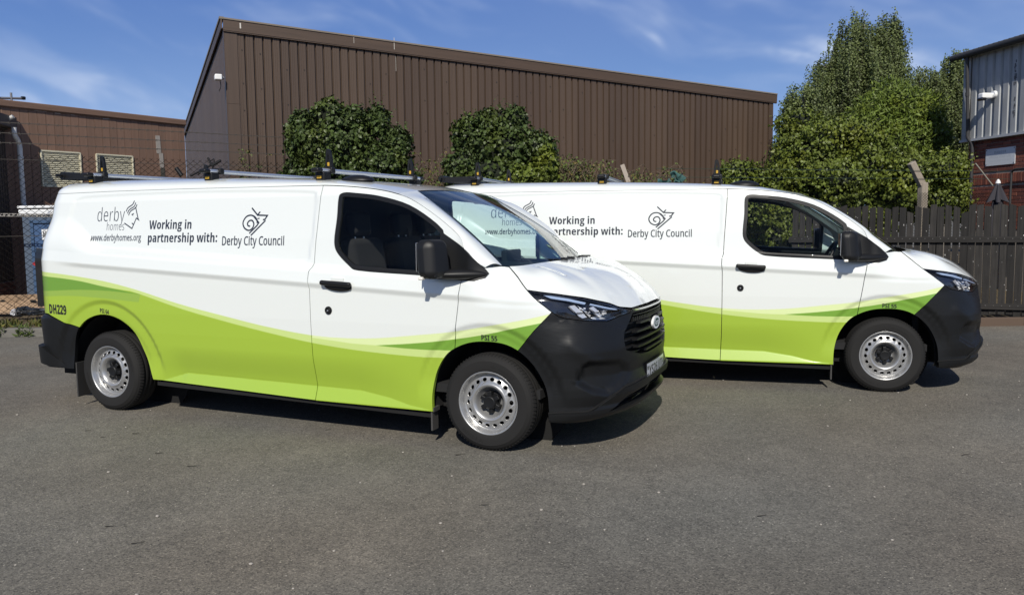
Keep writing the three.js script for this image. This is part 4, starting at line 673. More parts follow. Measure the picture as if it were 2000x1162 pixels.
{ // low brown boarded building on the left
  const th = Math.atan2(0.839, 0.545), b = thing('boarded_building', 'low flat-roofed building faced with reddish brown vertical boards at the far left', 'building', [-8.81, 0, -14.4], th);
  const mats = [[0.185, 0.115, 0.082], [0.174, 0.109, 0.078], [0.194, 0.121, 0.087]].map((c) => std(lin(c[0] * 1.25, c[1] * 1.22, c[2] * 1.18), 0.8, 0, { map: streak }));
  // x along the wall from the corner; boards
  const X0 = -0.05, pitch = 0.1504, n = 24; const up = box(pitch - 0.007, 0.72, 0.03, 0, 0, 0), low = box(pitch - 0.007, 2.9, 0.03, 0, 0, 0), full = box(pitch - 0.006, 3.63, 0.03, 0, 0, 0);
  const lv = [[0.575, 1.29, 2.925, 2.29], [1.605, 2.345, 2.925, 2.29]];
  for (let i = 0; i < n; i++) {
    const x = X0 + (i + 0.5) * pitch, m = mats[Math.floor(R() * 3)], inV = lv.some((v) => x > v[0] - 0.02 && x < v[1] + 0.02);
    if (inV) { part('board', up, m, b).position.set(x, 3.3, rr(-0.003, 0.003)); part('board', low, m, b).position.set(x, 0.83, rr(-0.003, 0.003)); }
    else part('board', full, m, b).position.set(x, 1.845, rr(-0.003, 0.003));
  }
  part('wall', box(n * pitch + 0.02, 3.7, 0.1, X0 + n * pitch / 2, 1.85, -0.075), std(lin(0.05, 0.035, 0.028), 0.9), b);
  part('side_wall', [box(0.1, 3.7, 6, X0 + n * pitch - 0.05, 1.85, -3.1), box(n * pitch, 0.1, 6, X0 + n * pitch / 2, 3.6, -3.1)], mats[0], b);
  part('parapet_trim', [rbox(n * pitch + 0.1, 0.12, 0.1, 0.02, X0 + n * pitch / 2 - 0.02, 3.70, 0.01), box(n * pitch, 0.012, 0.05, X0 + n * pitch / 2, 3.635, 0.0)], mats[1], b);
  part('peeled_paint', [box(0.22, 0.006, 0.003, 0.62, 3.628, 0.0175), box(0.1, 0.006, 0.003, 0.92, 3.62, 0.0175), box(0.08, 0.005, 0.003, 1.2, 3.616, 0.0175), box(0.13, 0.006, 0.003, 1.85, 3.61, 0.0175)], std(lin(0.6, 0.57, 0.52), 0.8), b);
  for (const [x0, x1, yt, yb] of lv) {
    const cream = std(lin(0.62, 0.58, 0.43), 0.7), v = part('louvre_vent', [box(x1 - x0, 0.025, 0.05, (x0 + x1) / 2, yt, 0.012), box(x1 - x0, 0.025, 0.05, (x0 + x1) / 2, yb, 0.012), box(0.022, yt - yb, 0.05, x0, (yt + yb) / 2, 0.012), box(0.022, yt - yb, 0.05, x1, (yt + yb) / 2, 0.012)], cream, b);
    part('vent_back', box(x1 - x0, yt - yb, 0.01, (x0 + x1) / 2, (yt + yb) / 2, -0.017), M.void, v);
    const sg = box(x1 - x0 - 0.03, 0.02, 0.03, 0, 0, 0, 0, 0, 0.6); for (let y = yb + 0.03; y < yt - 0.015; y += 0.036) part('slat', sg, cream, v).position.set((x0 + x1) / 2, y, 0.006);
  }
  part('torn_strip', [box(0.1, 0.36, 0.006, 2.93, 3.2, 0.02, 0, 0.04), box(0.09, 0.3, 0.006, 2.985, 2.88, 0.02, 0, 0.03)], std(lin(0.42, 0.38, 0.33), 0.9, 0, { map: concTex }), b);
  part('torn_strip', [box(0.085, 0.55, 0.006, 3.0, 2.46, 0.02)], std(lin(0.07, 0.065, 0.05), 0.9), b);
  const p = thing('roof_railing', 'grey scaffold-tube guard rail standing on the low roof at the far left', 'railing', [-8.81, 0, -14.4], th);
  const gm = std(lin(0.22, 0.22, 0.23), 0.5, 0.5);
  part('post', rod([0.07, 3.5, -0.35], [0.07, 4.0, -0.35], 0.02), gm, p); part('post', rod([0.31, 3.5, -0.35], [0.31, 3.95, -0.35], 0.02), gm, p);
  part('rail', rod([-0.6, 3.78, -0.5], [0.52, 3.87, -0.32], 0.022), gm, p); part('brace', rod([0.08, 3.8, -0.37], [0.31, 3.74, -0.35], 0.016), gm, p); part('coupler', rbox(0.07, 0.06, 0.06, 0.015, 0.5, 3.875, -0.32), M.black, p);
}
{ // annexe with gutter at the far left edge: its side wall runs towards the camera
  const dx = 0.2, dz = 1, th = Math.atan2(-dz, dx); // local x runs towards the camera, local -z points out of the wall
  const b = thing('annexe', 'dark corrugated lean-to over a brick plinth at the far left edge', 'building', [-8.83, 0, -14.42], th);
  const wall = std(lin(0.085, 0.066, 0.053), 0.7, 0, { map: streak });
  const pr = []; for (let i = 0; i < 10; i++) pr.push(box(0.07, 2.6, 0.03, 0.05 + i * 0.1, 1.95, 0.0));
  part('cladding', pr, wall, b); part('wall', box(1.05, 2.65, 0.08, 0.52, 1.93, 0.055), wall, b); part('front_wall', box(0.08, 3.25, 3.0, 1.03, 1.63, 1.55), wall, b); part('roof', [box(1.15, 0.08, 3.2, 0.5, 3.28, 1.55)], std(lin(0.05, 0.045, 0.04), 0.9), b);
  part('fascia', box(1.12, 0.19, 0.16, 0.5, 3.37, -0.1), std(lin(0.10, 0.085, 0.072), 0.7), b);
  const bm = [[0.17, 0.075, 0.055], [0.14, 0.062, 0.047], [0.20, 0.09, 0.066]].map((c) => std(lin(...c), 0.9)), bg = rbox(0.213, 0.063, 0.05, 0.004, 0, 0, 0, 1);
  const pl = part('plinth', box(1.05, 0.62, 0.08, 0.52, 0.31, 0.03), std(lin(0.2, 0.17, 0.15), 0.95), b);
  for (let r = 0; r < 8; r++) for (let i = 0; i < 4; i++) part('brick', bg, bm[Math.floor(R() * 3)], pl).position.set(0.11 + i * 0.225 + (r % 2) * 0.1125, 0.05 + r * 0.075, 0.0);
  const d = thing('downpipe', 'grey-white rainwater downpipe in the corner at the far left', 'pipe', [-8.83, 0, -14.42], th);
  const pw = std(lin(0.6, 0.59, 0.56), 0.6);
  part('pipe', tube([[0.28, 3.26, -0.25], [0.27, 3.14, -0.25], [0.16, 3.06, -0.25], [0.09, 2.98, -0.25], [0.08, 2.8, -0.25]], 0.042, 30, 12), pw, d); part('pipe', rod([0.08, 2.84, -0.25], [0.06, 0.05, -0.25], 0.04, 14), pw, d); for (const y of [2.78, 1.8, 0.9]) part('collar', rod([0.075, y, -0.25], [0.075, y - 0.09, -0.25], 0.047, 14), pw, d);
  const c = thing('security_camera', 'pale floodlight camera on the lean-to gutter corner at far left', 'camera', [-8.72, 3.33, -14.2], 0.4);
  part('camera_body', [rod([0, 0.02, 0], [0.17, 0.12, 0.05], 0.035, 10), rbox(0.1, 0.03, 0.06, 0.01, 0.06, 0.09, 0.02)], std(lin(0.5, 0.49, 0.46), 0.6), c); part('arm', [rod([-0.08, 0.03, 0], [0.02, 0.0, 0], 0.015, 6), rod([0.0, 0, 0], [-0.06, -0.14, 0.01], 0.006, 5)], std(lin(0.12, 0.05, 0.04), 0.7), c);
}
{ // brick building on the right, metal cladding above
  const th = Math.atan2(-0.990, 0.14), b = thing('brick_building', 'red brick building with pale grey ribbed cladding above, at the right edge', 'building', [10.04, 0, -18], th);
  const LEN = 8.5; // local x towards the camera, local z out of the wall (towards the left)
  const bricks = [[0.20, 0.062, 0.040], [0.165, 0.05, 0.035], [0.23, 0.078, 0.05], [0.14, 0.045, 0.034], [0.19, 0.066, 0.046]].map((c) => std(lin(...c.map((v) => v * 1.1)), 0.88, 0, { map: concTex, }));
  bricks.forEach((m) => m.color.multiplyScalar(1.15));
  const mortar = std(lin(0.30, 0.27, 0.235), 0.95), wall = part('wall', [box(2.13, 3.25, 0.2, 1.065, 1.625, -0.108), box(0.2, 3.25, 7, 0.1, 1.625, -3.6)], mortar, b);
  const bt = noiseTex(256, 256, (u, v) => { const row = Math.floor(v * 16), f = (v * 16) % 1, q = (u * 5.333 + (row % 2) * 0.5), e = ((q % 1) + 1) % 1; const jt = f < 0.13 || e < 0.045, k = 0.8 + 0.5 * n3(Math.floor(q) * 3.1, row * 1.7, 1) * 0.4; return jt ? [0.28, 0.25, 0.22] : [0.21 * k, 0.068 * k, 0.046 * k]; }); bt.repeat.set(1 / 1.2, 1 / 1.2);
  const far = box(LEN - 2.13, 3.25, 0.2, 2.13 + (LEN - 2.13) / 2, 1.625, -0.1), fu = far.attributes.uv, fp = far.attributes.position; for (let i = 0; i < fu.count; i++) fu.setXY(i, fp.getX(i), fp.getY(i));
  part('wall', far, std(lin(1, 1, 1), 0.9, 0, { map: bt }), b);
  const bg = rbox(0.215, 0.065, 0.1, 0.004, 0, 0, -0.045, 1), sg = rbox(0.065, 0.215, 0.1, 0.004, 0, 0, -0.045, 1), hb = rbox(0.1025, 0.065, 0.1, 0.004, 0, 0, -0.045, 1);
  const put = (g, x, y) => part('brick', g, bricks[Math.floor(R() * 5)], wall).position.set(x, y, rr(-0.002, 0.003));
  for (let r = 0; r < 26; r++) {
    const y = 1.31 + r * 0.075; if (y > 2.2 && y < 2.44) continue;
    if (r % 2) put(hb, 0.052, y); for (let i = 0; i < 9; i++) put(bg, (r % 2 ? 0.22 : 0.1075) + i * 0.225, y);
  }
  for (let i = 0; i < 28; i++) put(sg, 0.035 + i * 0.075, 2.318);
  const pan = phys(lin(0.42, 0.44, 0.45), { roughness: 0.5, map: streak });
  const P = [], per = 0.235; for (let i = 0; i < 4; i++) { const x = i * per; P.push([x, 0], [x + 0.135, 0], [x + 0.16, -0.045], [x + 0.205, -0.045]); } P.push([4 * per, 0]);
  const mk = () => { const pos = [], nor = [], uv = []; for (let i = 0; i < P.length - 1; i++) { const [x0, z0] = P[i], [x1, z1] = P[i + 1], l = Math.hypot(x1 - x0, z1 - z0); for (const [x, y, z] of [[x0, 0, z0], [x1, 0, z1], [x1, 1.86, z1], [x0, 0, z0], [x1, 1.86, z1], [x0, 1.86, z0]]) { pos.push(x, y, z); nor.push(-(z1 - z0) / l, 0, (x1 - x0) / l); uv.push(x, y * 0.4); } } const g = new THREE.BufferGeometry(); g.setAttribute('position', new THREE.Float32BufferAttribute(pos, 3)); g.setAttribute('normal', new THREE.Float32BufferAttribute(nor, 3)); g.setAttribute('uv', new THREE.Float32BufferAttribute(uv, 2)); return g; };
  const sheet = mk(); for (let i = 0; i < 9; i++) part('cladding_sheet', sheet, pan, b).position.set(0.1 + i * 4 * per, 3.2, 0.075);
  part('corner_flashing', [box(0.2, 1.9, 0.02, -0.02, 4.12, 0.09), box(0.02, 1.9, 0.3, -0.12, 4.12, -0.05)], pan, b);
  part('drip_flashing', [box(LEN + 0.2, 0.05, 0.13, LEN / 2 - 0.06, 3.185, 0.06), box(LEN + 0.2, 0.09, 0.02, LEN / 2 - 0.06, 5.0, 0.09)], std(lin(0.42, 0.44, 0.46), 0.5), b);
  part('upper_wall', [box(LEN, 1.9, 0.1, LEN / 2, 4.1, -0.05), box(0.1, 1.9, 7, -0.05, 4.12, -3.55)], std(lin(0.3, 0.31, 0.32), 0.7), b);
  const dark = std(lin(0.03, 0.03, 0.032), 0.7);
  part('gutter', [rod([-0.35, 5.0, 0.24], [LEN, 5.0, 0.24], 0.065, 12), box(LEN + 0.3, 0.1, 0.02, LEN / 2 - 0.1, 5.0, 0.17)], dark, b);
  const roofP = []; for (let i = 0; i < 60; i++) { const x = -0.3 + i * 0.145; roofP.push(new THREE.CylinderGeometry(0.052, 0.052, 7.2, 10).rotateX(Math.PI / 2).rotateX(0.25).translate(x, 5.05 + 0.88, -3.3)); }
  roofP.push(box(LEN + 0.4, 0.05, 7.2, LEN / 2 - 0.15, 0, 0, 0, 0, 0.25).translate(0, 5.05 + 0.88, -3.3)); part('roof', roofP, std(lin(0.06, 0.058, 0.055), 0.9), b);
  const peel = []; const q = rngOf(9); for (let i = 0; i < 26; i++) peel.push(box(0.012 + q() * 0.03, 0.02 + q() * 0.06, 0.002, 1.335 + q() * 0.05, 3.55 + q() * 1.1, 0.0765)); part('flaked_paint', peel, std(lin(0.12, 0.12, 0.125), 0.8), b);
  const d = thing('drainpipe', 'black plastic drainpipe down the corner of the red brick building', 'pipe', [10.04, 0, -18], th);
  part('pipe', rod([0.12, 4.95, 0.22], [0.14, 3.38, 0.15], 0.036, 12), dark, d); part('bend', tube([[0.14, 3.4, 0.15], [0.14, 3.25, 0.15], [0.2, 3.1, 0.09], [0.21, 2.95, 0.08]], 0.038, 16, 12), dark, d); part('pipe', rod([0.21, 3.0, 0.08], [0.21, 0, 0.08], 0.036, 12), dark, d); for (const y of [4.2, 2.85, 1.8]) part('collar', rod([y > 3.3 ? 0.13 : 0.21, y, y > 3.3 ? 0.19 : 0.08], [y > 3.3 ? 0.13 : 0.21, y - 0.08, y > 3.3 ? 0.187 : 0.08], 0.043, 12), dark, d);
  const c = thing('cctv_camera', 'white dome-nosed security camera on the grey cladding at right', 'camera', [10.04, 0, -18], th);
  part('mount', new THREE.CylinderGeometry(0.07, 0.075, 0.06, 20).rotateX(Math.PI / 2).translate(0.81, 4.06, 0.1), std(lin(0.78, 0.78, 0.77), 0.4), c); part('camera_body', [rbox(0.16, 0.12, 0.24, 0.035, 0.77, 4.03, 0.26), rod([0.81, 4.06, 0.1], [0.78, 4.04, 0.2], 0.035, 10)], std(lin(0.78, 0.78, 0.77), 0.4), c); part('lens', rbox(0.165, 0.07, 0.12, 0.03, 0.77, 3.965, 0.34), M.blackGloss, c);
  const s = thing('warning_sign', 'faded white DANGER fragile roof sign on the red brick wall', 'sign', [10.04, 0, -18], th);
  const cv = document.createElement('canvas'); cv.width = 512; cv.height = 256; const g = cv.getContext('2d'); g.fillStyle = '#d3d8dc'; g.fillRect(0, 0, 512, 256); g.textAlign = 'center'; g.fillStyle = '#9fa6ac'; g.font = 'bold 52px sans-serif'; g.fillText('DANGER', 256, 78); g.fillStyle = '#b9bfc4'; g.font = '44px sans-serif'; g.fillText('FRAGILE ROOF USE', 256, 146); g.fillStyle = '#c6cbd0'; g.fillText('CRAWLING BOARDS', 256, 206);
  const t = new THREE.CanvasTexture(cv); t.colorSpace = THREE.SRGBColorSpace; const w = 0.83, hh = 0.35;
  part('sign_board', box(w, hh, 0.012, 0.96, 2.775, 0.012), std(lin(0.6, 0.62, 0.64), 0.6), s); part('lettering', new THREE.PlaneGeometry(w, hh).translate(0.96, 2.775, 0.0195), std(lin(1, 1, 1), 0.6, 0, { map: t }), s);
  part('screw', [[-1, -1], [1, -1], [-1, 1], [1, 1]].map(([a, e]) => new THREE.CylinderGeometry(0.01, 0.01, 0.006, 8).rotateX(Math.PI / 2).translate(0.96 + a * 0.39, 2.775 + e * 0.15, 0.022)), M.black, s);
  const h = thing('wall_pipe', 'thin dark iron pipe bent along the red brick wall at the right edge', 'pipe', [10.04, 0, -18], th);
  part('pipe', tube([[1.4, 0.3, 0.1], [1.4, 2.3, 0.1], [1.405, 2.43, 0.1], [1.46, 2.47, 0.1], [1.7, 2.48, 0.1], [3.2, 2.48, 0.1]], 0.022, 60, 8), dark, h);
}
// ------------------------------------------------------------------ fences
function meshGeo(L, H, cw, ch, r, top = true) { // woven diamonds in the x-y plane
  const pos = [], nor = [], n = Math.ceil(L / cw), rows = Math.ceil(H / ch), A = new THREE.Vector3(), B = new THREE.Vector3(), D = new THREE.Vector3(), N1 = new THREE.Vector3(), N2 = new THREE.Vector3();
  const seg = (x0, y0, z0, x1, y1, z1) => { A.set(x0, y0, z0); B.set(x1, y1, z1); D.subVectors(B, A).normalize(); N1.set(0, 0, 1).addScaledVector(D, -D.z).normalize(); N2.crossVectors(D, N1); const c = []; for (let k = 0; k < 3; k++) { const a = k / 3 * Math.PI * 2, v = N1.clone().multiplyScalar(Math.cos(a)).addScaledVector(N2, Math.sin(a)); c.push(v); } for (let k = 0; k < 3; k++) { const p = c[k], q = c[(k + 1) % 3]; for (const [w, v] of [[A, p], [B, p], [B, q], [A, p], [B, q], [A, q]]) { pos.push(w.x + v.x * r, w.y + v.y * r, w.z + v.z * r); nor.push(v.x, v.y, v.z); } } };
  for (let i = 0; i < n; i++) for (let j = 0; j < rows * 2; j++) { const x0 = i * cw + (j % 2 ? cw / 2 : 0), y0 = H - (j + 1) * ch / 2, x1 = i * cw + (j % 2 ? 0 : cw / 2), y1 = y0 + ch / 2; seg(x0, y0, 0, x1, y1, 0); seg(i * cw + (j % 2 ? cw / 2 : cw), y0, 0.003, i * cw + (j % 2 ? cw : cw / 2), y1, 0.003); }
  if (top) for (let i = 0; i < n; i++) { seg(i * cw + cw / 2, H, 0, i * cw + cw / 2 + 0.022, H + 0.022, 0); seg(i * cw + cw / 2, H, 0.003, i * cw + cw / 2 - 0.03, H - 0.03 + 0.05, 0.003); }
  const g = new THREE.BufferGeometry(); g.setAttribute('position', new THREE.Float32BufferAttribute(pos, 3)); g.setAttribute('normal', new THREE.Float32BufferAttribute(nor, 3)); return g;
}
{
  const x0 = -7.9, z0 = -11.66, x1 = -2.2, z1 = -15.55, L = Math.hypot(x1 - x0, z1 - z0), th = Math.atan2(-(z1 - z0), x1 - x0);
  const f = thing('chain_link_fence', 'rusty chain-link fence topped with barbed wire in front of the boarded building', 'fence', [x0, 0, z0], th);
  const w = std(lin(0.10, 0.088, 0.076), 0.7, 0.4), H = 2.6;
  part('wire_mesh', meshGeo(L, H, 0.107, 0.088, 0.0032), w, f).position.y = 0;
  const barb = (y) => { const g = [rod([0, y, 0.02], [L, y - 0.03, 0.02], 0.0035, 5), rod([0, y + 0.006, 0.018], [L, y - 0.024, 0.02], 0.0025, 4)]; for (let x = 0.08; x < L; x += 0.125) { g.push(rod([x - 0.012, y - 0.02 - 0.03 * x / L, 0.01], [x + 0.012, y + 0.02 - 0.03 * x / L, 0.03], 0.003, 4), rod([x + 0.014, y - 0.016 - 0.03 * x / L, 0.03], [x - 0.01, y + 0.016 - 0.03 * x / L, 0.01], 0.003, 4)); } return g; };
  for (const y of [2.78, 2.92, 3.07]) part('barbed_wire', barb(y), w, f);
  part('line_wire', [2.54, 1.42, 0.3].map((y) => rod([0, y, 0.008], [L, y, 0.008], 0.004, 5)), w, f);
  const br = thing('broken_bracket', 'black broken metal bracket tangled in the chain-link fence above the front van roof', 'bracket');
  const A = (px, py) => at(px, py, 13.35); part('rod', [rod(A(371, 344), A(424, 316), 0.016, 6), rod(A(386, 341), A(410, 322), 0.012, 6), rod(A(405, 308), A(415, 326), 0.018, 6), rod(A(414, 318), A(416, 348), 0.012, 6)], M.black, br); part('clamp', [rbox(0.16, 0.04, 0.05, 0.01).rotateZ(0.5).translate(...A(422, 318)), rod(A(411, 314), A(417, 310), 0.008, 5), rod(A(417, 310), A(418, 318), 0.008, 5)], M.black, br);
  part('plate', [rod(A(343, 328), A(354, 343), 0.035, 6)], M.black, br);
}
{ // angle-iron cross rail with pale edges behind the mesh on the left
  const g = thing('slotted_rail', 'pale perforated angle-iron rail lying level behind the chain-link at the left', 'rail', [0, 0, 0]);
  const a = at(-20, 419.5, 12.9), b = at(108, 421, 12.6), m = std(lin(0.33, 0.31, 0.28), 0.7, 0.3); part('flange', [rod([a[0], a[1] + 0.018, a[2]], [b[0], b[1] + 0.018, b[2]], 0.007, 6), rod([a[0], a[1] - 0.02, a[2]], [b[0], b[1] - 0.02, b[2]], 0.007, 6)], m, g);
  const web = []; for (let i = 0; i < 15; i++) { const t = i / 14; web.push(rbox(0.035, 0.04, 0.008, 0.002, lerp(a[0], b[0], t), lerp(a[1], b[1], t), lerp(a[2], b[2], t))); } part('web', web, std(lin(0.2, 0.19, 0.17), 0.8), g);
}
{ // portable toilet-like blue cabin behind the fence
  const c = at(47, 500, 13.5), g = thing('blue_cabin', 'blue plastic site cabin with a white roof edge behind the left fence', 'cabin', [c[0], 0.15, c[2]], -0.18);
  const bl = std(lin(0.045, 0.085, 0.16), 0.5), bl2 = std(lin(0.075, 0.10, 0.14), 0.55), wh = std(lin(0.7, 0.71, 0.71), 0.5);
  part('side_wall', box(1.1, 1.6, 1.1, 0.55, 0.8, -0.55), bl2, g); part('door_frame', [box(0.06, 1.5, 0.03, 0.19, 0.75, 0.015), box(0.06, 1.5, 0.03, 1.0, 0.75, 0.015), box(0.9, 0.05, 0.03, 0.6, 1.49, 0.015)], bl, g);
  const d = part('door', box(0.74, 1.42, 0.03, 0.6, 0.73, 0.012), std(lin(0.05, 0.095, 0.19), 0.45), g); part('sign', box(0.13, 0.17, 0.004, 0.44, 1.28, 0.031), wh, d); part('lettering', [box(0.012, 0.09, 0.003, 0.41, 1.28, 0.0345), box(0.012, 0.09, 0.003, 0.45, 1.28, 0.0345), box(0.012, 0.1, 0.003, 0.43, 1.28, 0.0345, 0, 0.4)], M.black, d);
  part('latch', [box(0.05, 0.06, 0.03, 0.24, 0.8, 0.04), box(0.03, 0.03, 0.03, 0.2, 0.8, 0.04)], std(lin(0.45, 0.03, 0.03), 0.5), d);
  part('roof', [rbox(1.2, 0.045, 1.2, 0.015, 0.55, 1.73, -0.55), rbox(1.18, 0.1, 1.18, 0.02, 0.55, 1.64, -0.55)], wh, g);
}
{ // cardboard and a bag leaning behind the fence
  const g = thing('cardboard_sheet', 'long flattened tan cardboard box lying behind the chain-link fence at left', 'cardboard'); const D = 12.55, cm = std(lin(0.46, 0.31, 0.19), 0.9, 0, { map: concTex }); cm.color.multiplyScalar(1.15);
  const P = (px, py, d = 0) => at(px, py, D + d);
  const quad = (a, b, c, e) => { const k = new THREE.BufferGeometry(); const pts = [a, b, c, e], th2 = [0, 0.006, -0.012], back = pts.map((p) => [p[0], p[1], p[2] - 0.012]); const v = [], tri = (x, y, z) => v.push(...x, ...y, ...z); tri(pts[0], pts[1], pts[2]); tri(pts[0], pts[2], pts[3]); tri(back[0], back[2], back[1]); tri(back[0], back[3], back[2]); for (let i = 0; i < 4; i++) { const j = (i + 1) % 4; tri(pts[i], back[i], pts[j]); tri(pts[j], back[i], back[j]); } k.setAttribute('position', new THREE.Float32BufferAttribute(v, 3)); k.computeVertexNormals(); return k; };
  part('panel', quad(P(-30, 613), P(98, 612, 0.15), P(80, 574, 0.3), P(-30, 578)), cm, g); part('flap', quad(P(-30, 613, -0.1), P(28, 613, -0.1), P(26, 592, -0.03), P(-30, 590, -0.03)), cm, g);
  part('hand_hole', [new THREE.SphereGeometry(1, 16, 8).scale(0.055, 0.02, 0.006).translate(...P(63.5, 588, 0.18)), new THREE.SphereGeometry(1, 16, 8).scale(0.045, 0.016, 0.006).translate(...P(4, 588, 0.0))], M.cabin, g);
  const c = P(60, 606, -0.3), b = thing('rubbish_bag', 'crumpled dark plastic bag with a white end in front of the cardboard', 'bag', [c[0], c[1] - 0.02, c[2]]);
  const lump = (sx, sy, sz, x, y, z, s) => { const k = new THREE.IcosahedronGeometry(1, 4), p = k.attributes.position; for (let i = 0; i < p.count; i++) { const q = [p.getX(i), p.getY(i), p.getZ(i)], n = 1 + 0.22 * n3(q[0] * 2.2 + s, q[1] * 2.2, q[2] * 2.2) + 0.12 * Math.abs(n3(q[0] * 5, q[1] * 5 + s, q[2] * 5)); p.setXYZ(i, q[0] * n * sx + x, q[1] * n * sy + y, q[2] * n * sz + z); } k.computeVertexNormals(); return k; };
  part('bag_body', [lump(0.26, 0.05, 0.1, 0.05, 0.0, 0, 1), lump(0.1, 0.06, 0.1, -0.12, 0.02, 0, 4)], phys(lin(0.02, 0.024, 0.03), { roughness: 0.3, clearcoat: 0.4 }), b); part('bag_end', lump(0.05, 0.05, 0.07, -0.24, -0.01, 0.02, 7), std(lin(0.6, 0.6, 0.62), 0.5), b);
}
{ // dark stained wooden fence on the right
  const x0 = 4.55, z0 = -13.2, x1 = 10.2, z1 = -10.667, L = Math.hypot(x1 - x0, z1 - z0), th = Math.atan2(-(z1 - z0), x1 - x0);
  const f = thing('board_fence', 'fence of dark weathered vertical boards with gaps, right of the farther van', 'fence', [x0, 0, z0], th);
  const grain = noiseTex(256, 512, (u, v) => { const k = 0.7 + 0.5 * tnoise(u, v * 0.12, 14, 4, 3) + 0.35 * tnoise(u, v, 6, 4, 11); return [k * 1.02, k, k * 0.98]; });
  const tones = [0.028, 0.036, 0.022, 0.046, 0.032].map((v) => std(lin(v * 0.72, v * 0.66, v * 0.60), 0.88, 0, { map: grain, bumpMap: grain, bumpScale: 0.003 }));
  const shapes = [0, 1, 2, 3].map((i) => { const g = rbox(0.088 + 0.006 * (i % 2), 1.62, 0.02, 0.004, 0, 0, 0, 1), p = g.attributes.position, uv = g.attributes.uv; for (let k = 0; k < p.count; k++) { if (p.getY(k) > 0.7) p.setY(k, p.getY(k) + (p.getX(k) > 0 ? 0.012 : -0.008) * (i - 1.5)); uv.setXY(k, p.getX(k) * 2 + i * 0.27, p.getY(k) * 0.55 + i * 0.3); } return g; });
  for (let x = 0.05, i = 0; x < L; x += 0.1035 + rr(-0.003, 0.003), i++) { const b = part('board', shapes[Math.floor(R() * 4)], tones[Math.floor(R() * 5)], f); b.position.set(x, 0.9 + rr(-0.025, 0.025) + (R() < 0.08 ? -0.09 : 0), rr(-0.006, 0.006)); b.rotation.z = rr(-0.008, 0.008) + (R() < 0.05 ? 0.02 : 0); }
  for (const [y, t] of [[1.205, 0], [0.215, 1]]) part('rail', (() => { const g = rbox(L + 0.1, 0.09, 0.045, 0.006, L / 2, y, 0.035, 1), uv = g.attributes.uv, p = g.attributes.position; for (let k = 0; k < uv.count; k++) uv.setXY(k, p.getY(k) * 2, p.getX(k) * 0.4); return g; })(), tones[t], f);
  for (const x of [0.4, 2.1, 3.8, 5.5]) part('post', box(0.09, 1.7, 0.09, x, 0.85, -0.075), tones[2], f);
  const nails = []; for (let x = 0.05; x < L; x += 0.104) for (const y of [1.22, 0.23]) nails.push(new THREE.CylinderGeometry(0.006, 0.006, 0.006, 6).rotateX(Math.PI / 2).translate(x, y, 0.06)); part('nail_heads', nails, std(lin(0.2, 0.19, 0.18), 0.5, 0.6), f).userData.kind = 'stuff';
  const sp = []; const q = rngOf(23); for (let i = 0; i < 240; i++) { const s = 0.003 + q() * 0.006; sp.push(box(s, s * (1 + q() * 2), 0.001, 0.1 + q() * (L - 0.2), 0.3 + q() * 1.35, 0.0175 + q() * 0.002)); } part('bird_lime', sp, std(lin(0.45, 0.44, 0.42), 0.9), f).userData.kind = 'stuff';
}
{ // chain-link behind: concrete cranked post
  const P = at(1808, 400, 14.6), f = thing('green_chain_link_fence', 'green chain-link fence with a cranked concrete post between the hedge and the dark boards', 'fence', [P[0], 0, P[2]], 0.25);
  const gw = std(lin(0.035, 0.06, 0.045), 0.6, 0.2); const m = part('wire_mesh', meshGeo(7, 1.98, 0.06, 0.05, 0.0022, false), gw, f); m.position.x = -5.2;
  const pm = conc(lin(0.36, 0.31, 0.25)); part('post', [rbox(0.13, 2.16, 0.12, 0.01, 0, 1.08, -0.07)], pm, f); part('crank', (() => { const g = rbox(0.12, 0.46, 0.1, 0.01, 0, 0.23, 0); g.rotateZ(0.56); return g.translate(-0.02, 2.12, -0.07); })(), pm, f);
  part('line_wire', [2.22, 2.36].map((y, i) => rod([-5.2, y + 0.02, 0.0], [1.8, y, 0], 0.004, 5)), gw, f);
  part('stay', [rod([1.05, 2.5, 0], [1.4, 2.1, 0.05], 0.012, 5)], std(lin(0.25, 0.24, 0.2), 0.8), f);
}
{ // folded parasol behind the boards
  const P = at(1949, 400, 13.6), g = thing('folded_parasol', 'folded dark parasol with a white cap poking above the board fence', 'parasol', [P[0], 0, P[2]]);
  const cloth = std(lin(0.035, 0.033, 0.04), 0.95), top = 2.11; part('pole', rod([0, 0, 0], [0, top, 0], 0.022, 10), M.alu, g);
  part('canopy', gridPatch((s, t) => { const a = s * Math.PI * 2, y = top - 0.03 - t * 0.95, fold = 0.5 + 0.5 * Math.cos(a * 6), env = 0.03 + 0.12 * Math.pow(t, 0.6) * (1 + 0.15 * Math.sin(t * 9 + a)), r = env * (0.45 + 0.55 * fold); return [r * Math.cos(a), y - 0.05 * fold * (t > 0.3 ? 1 : t / 0.3), r * Math.sin(a)]; }, 96, 14, true), cloth, g);
  part('canopy_flap', gridPatch((s, t) => { const a = s * Math.PI * 2, fold = 0.5 + 0.5 * Math.cos(a * 6 + 0.4), r = (0.03 + 0.15 * t) * (0.5 + 0.55 * fold); return [r * Math.cos(a), top - 0.03 - t * 0.26 - 0.05 * fold * t, r * Math.sin(a)]; }, 72, 6, true), cloth, g);
  part('cap', [new THREE.CylinderGeometry(0.03, 0.042, 0.045, 16).translate(0, top, 0), new THREE.SphereGeometry(0.022, 12, 8).translate(0, top + 0.025, 0)], std(lin(0.72, 0.7, 0.68), 0.5), g);
}

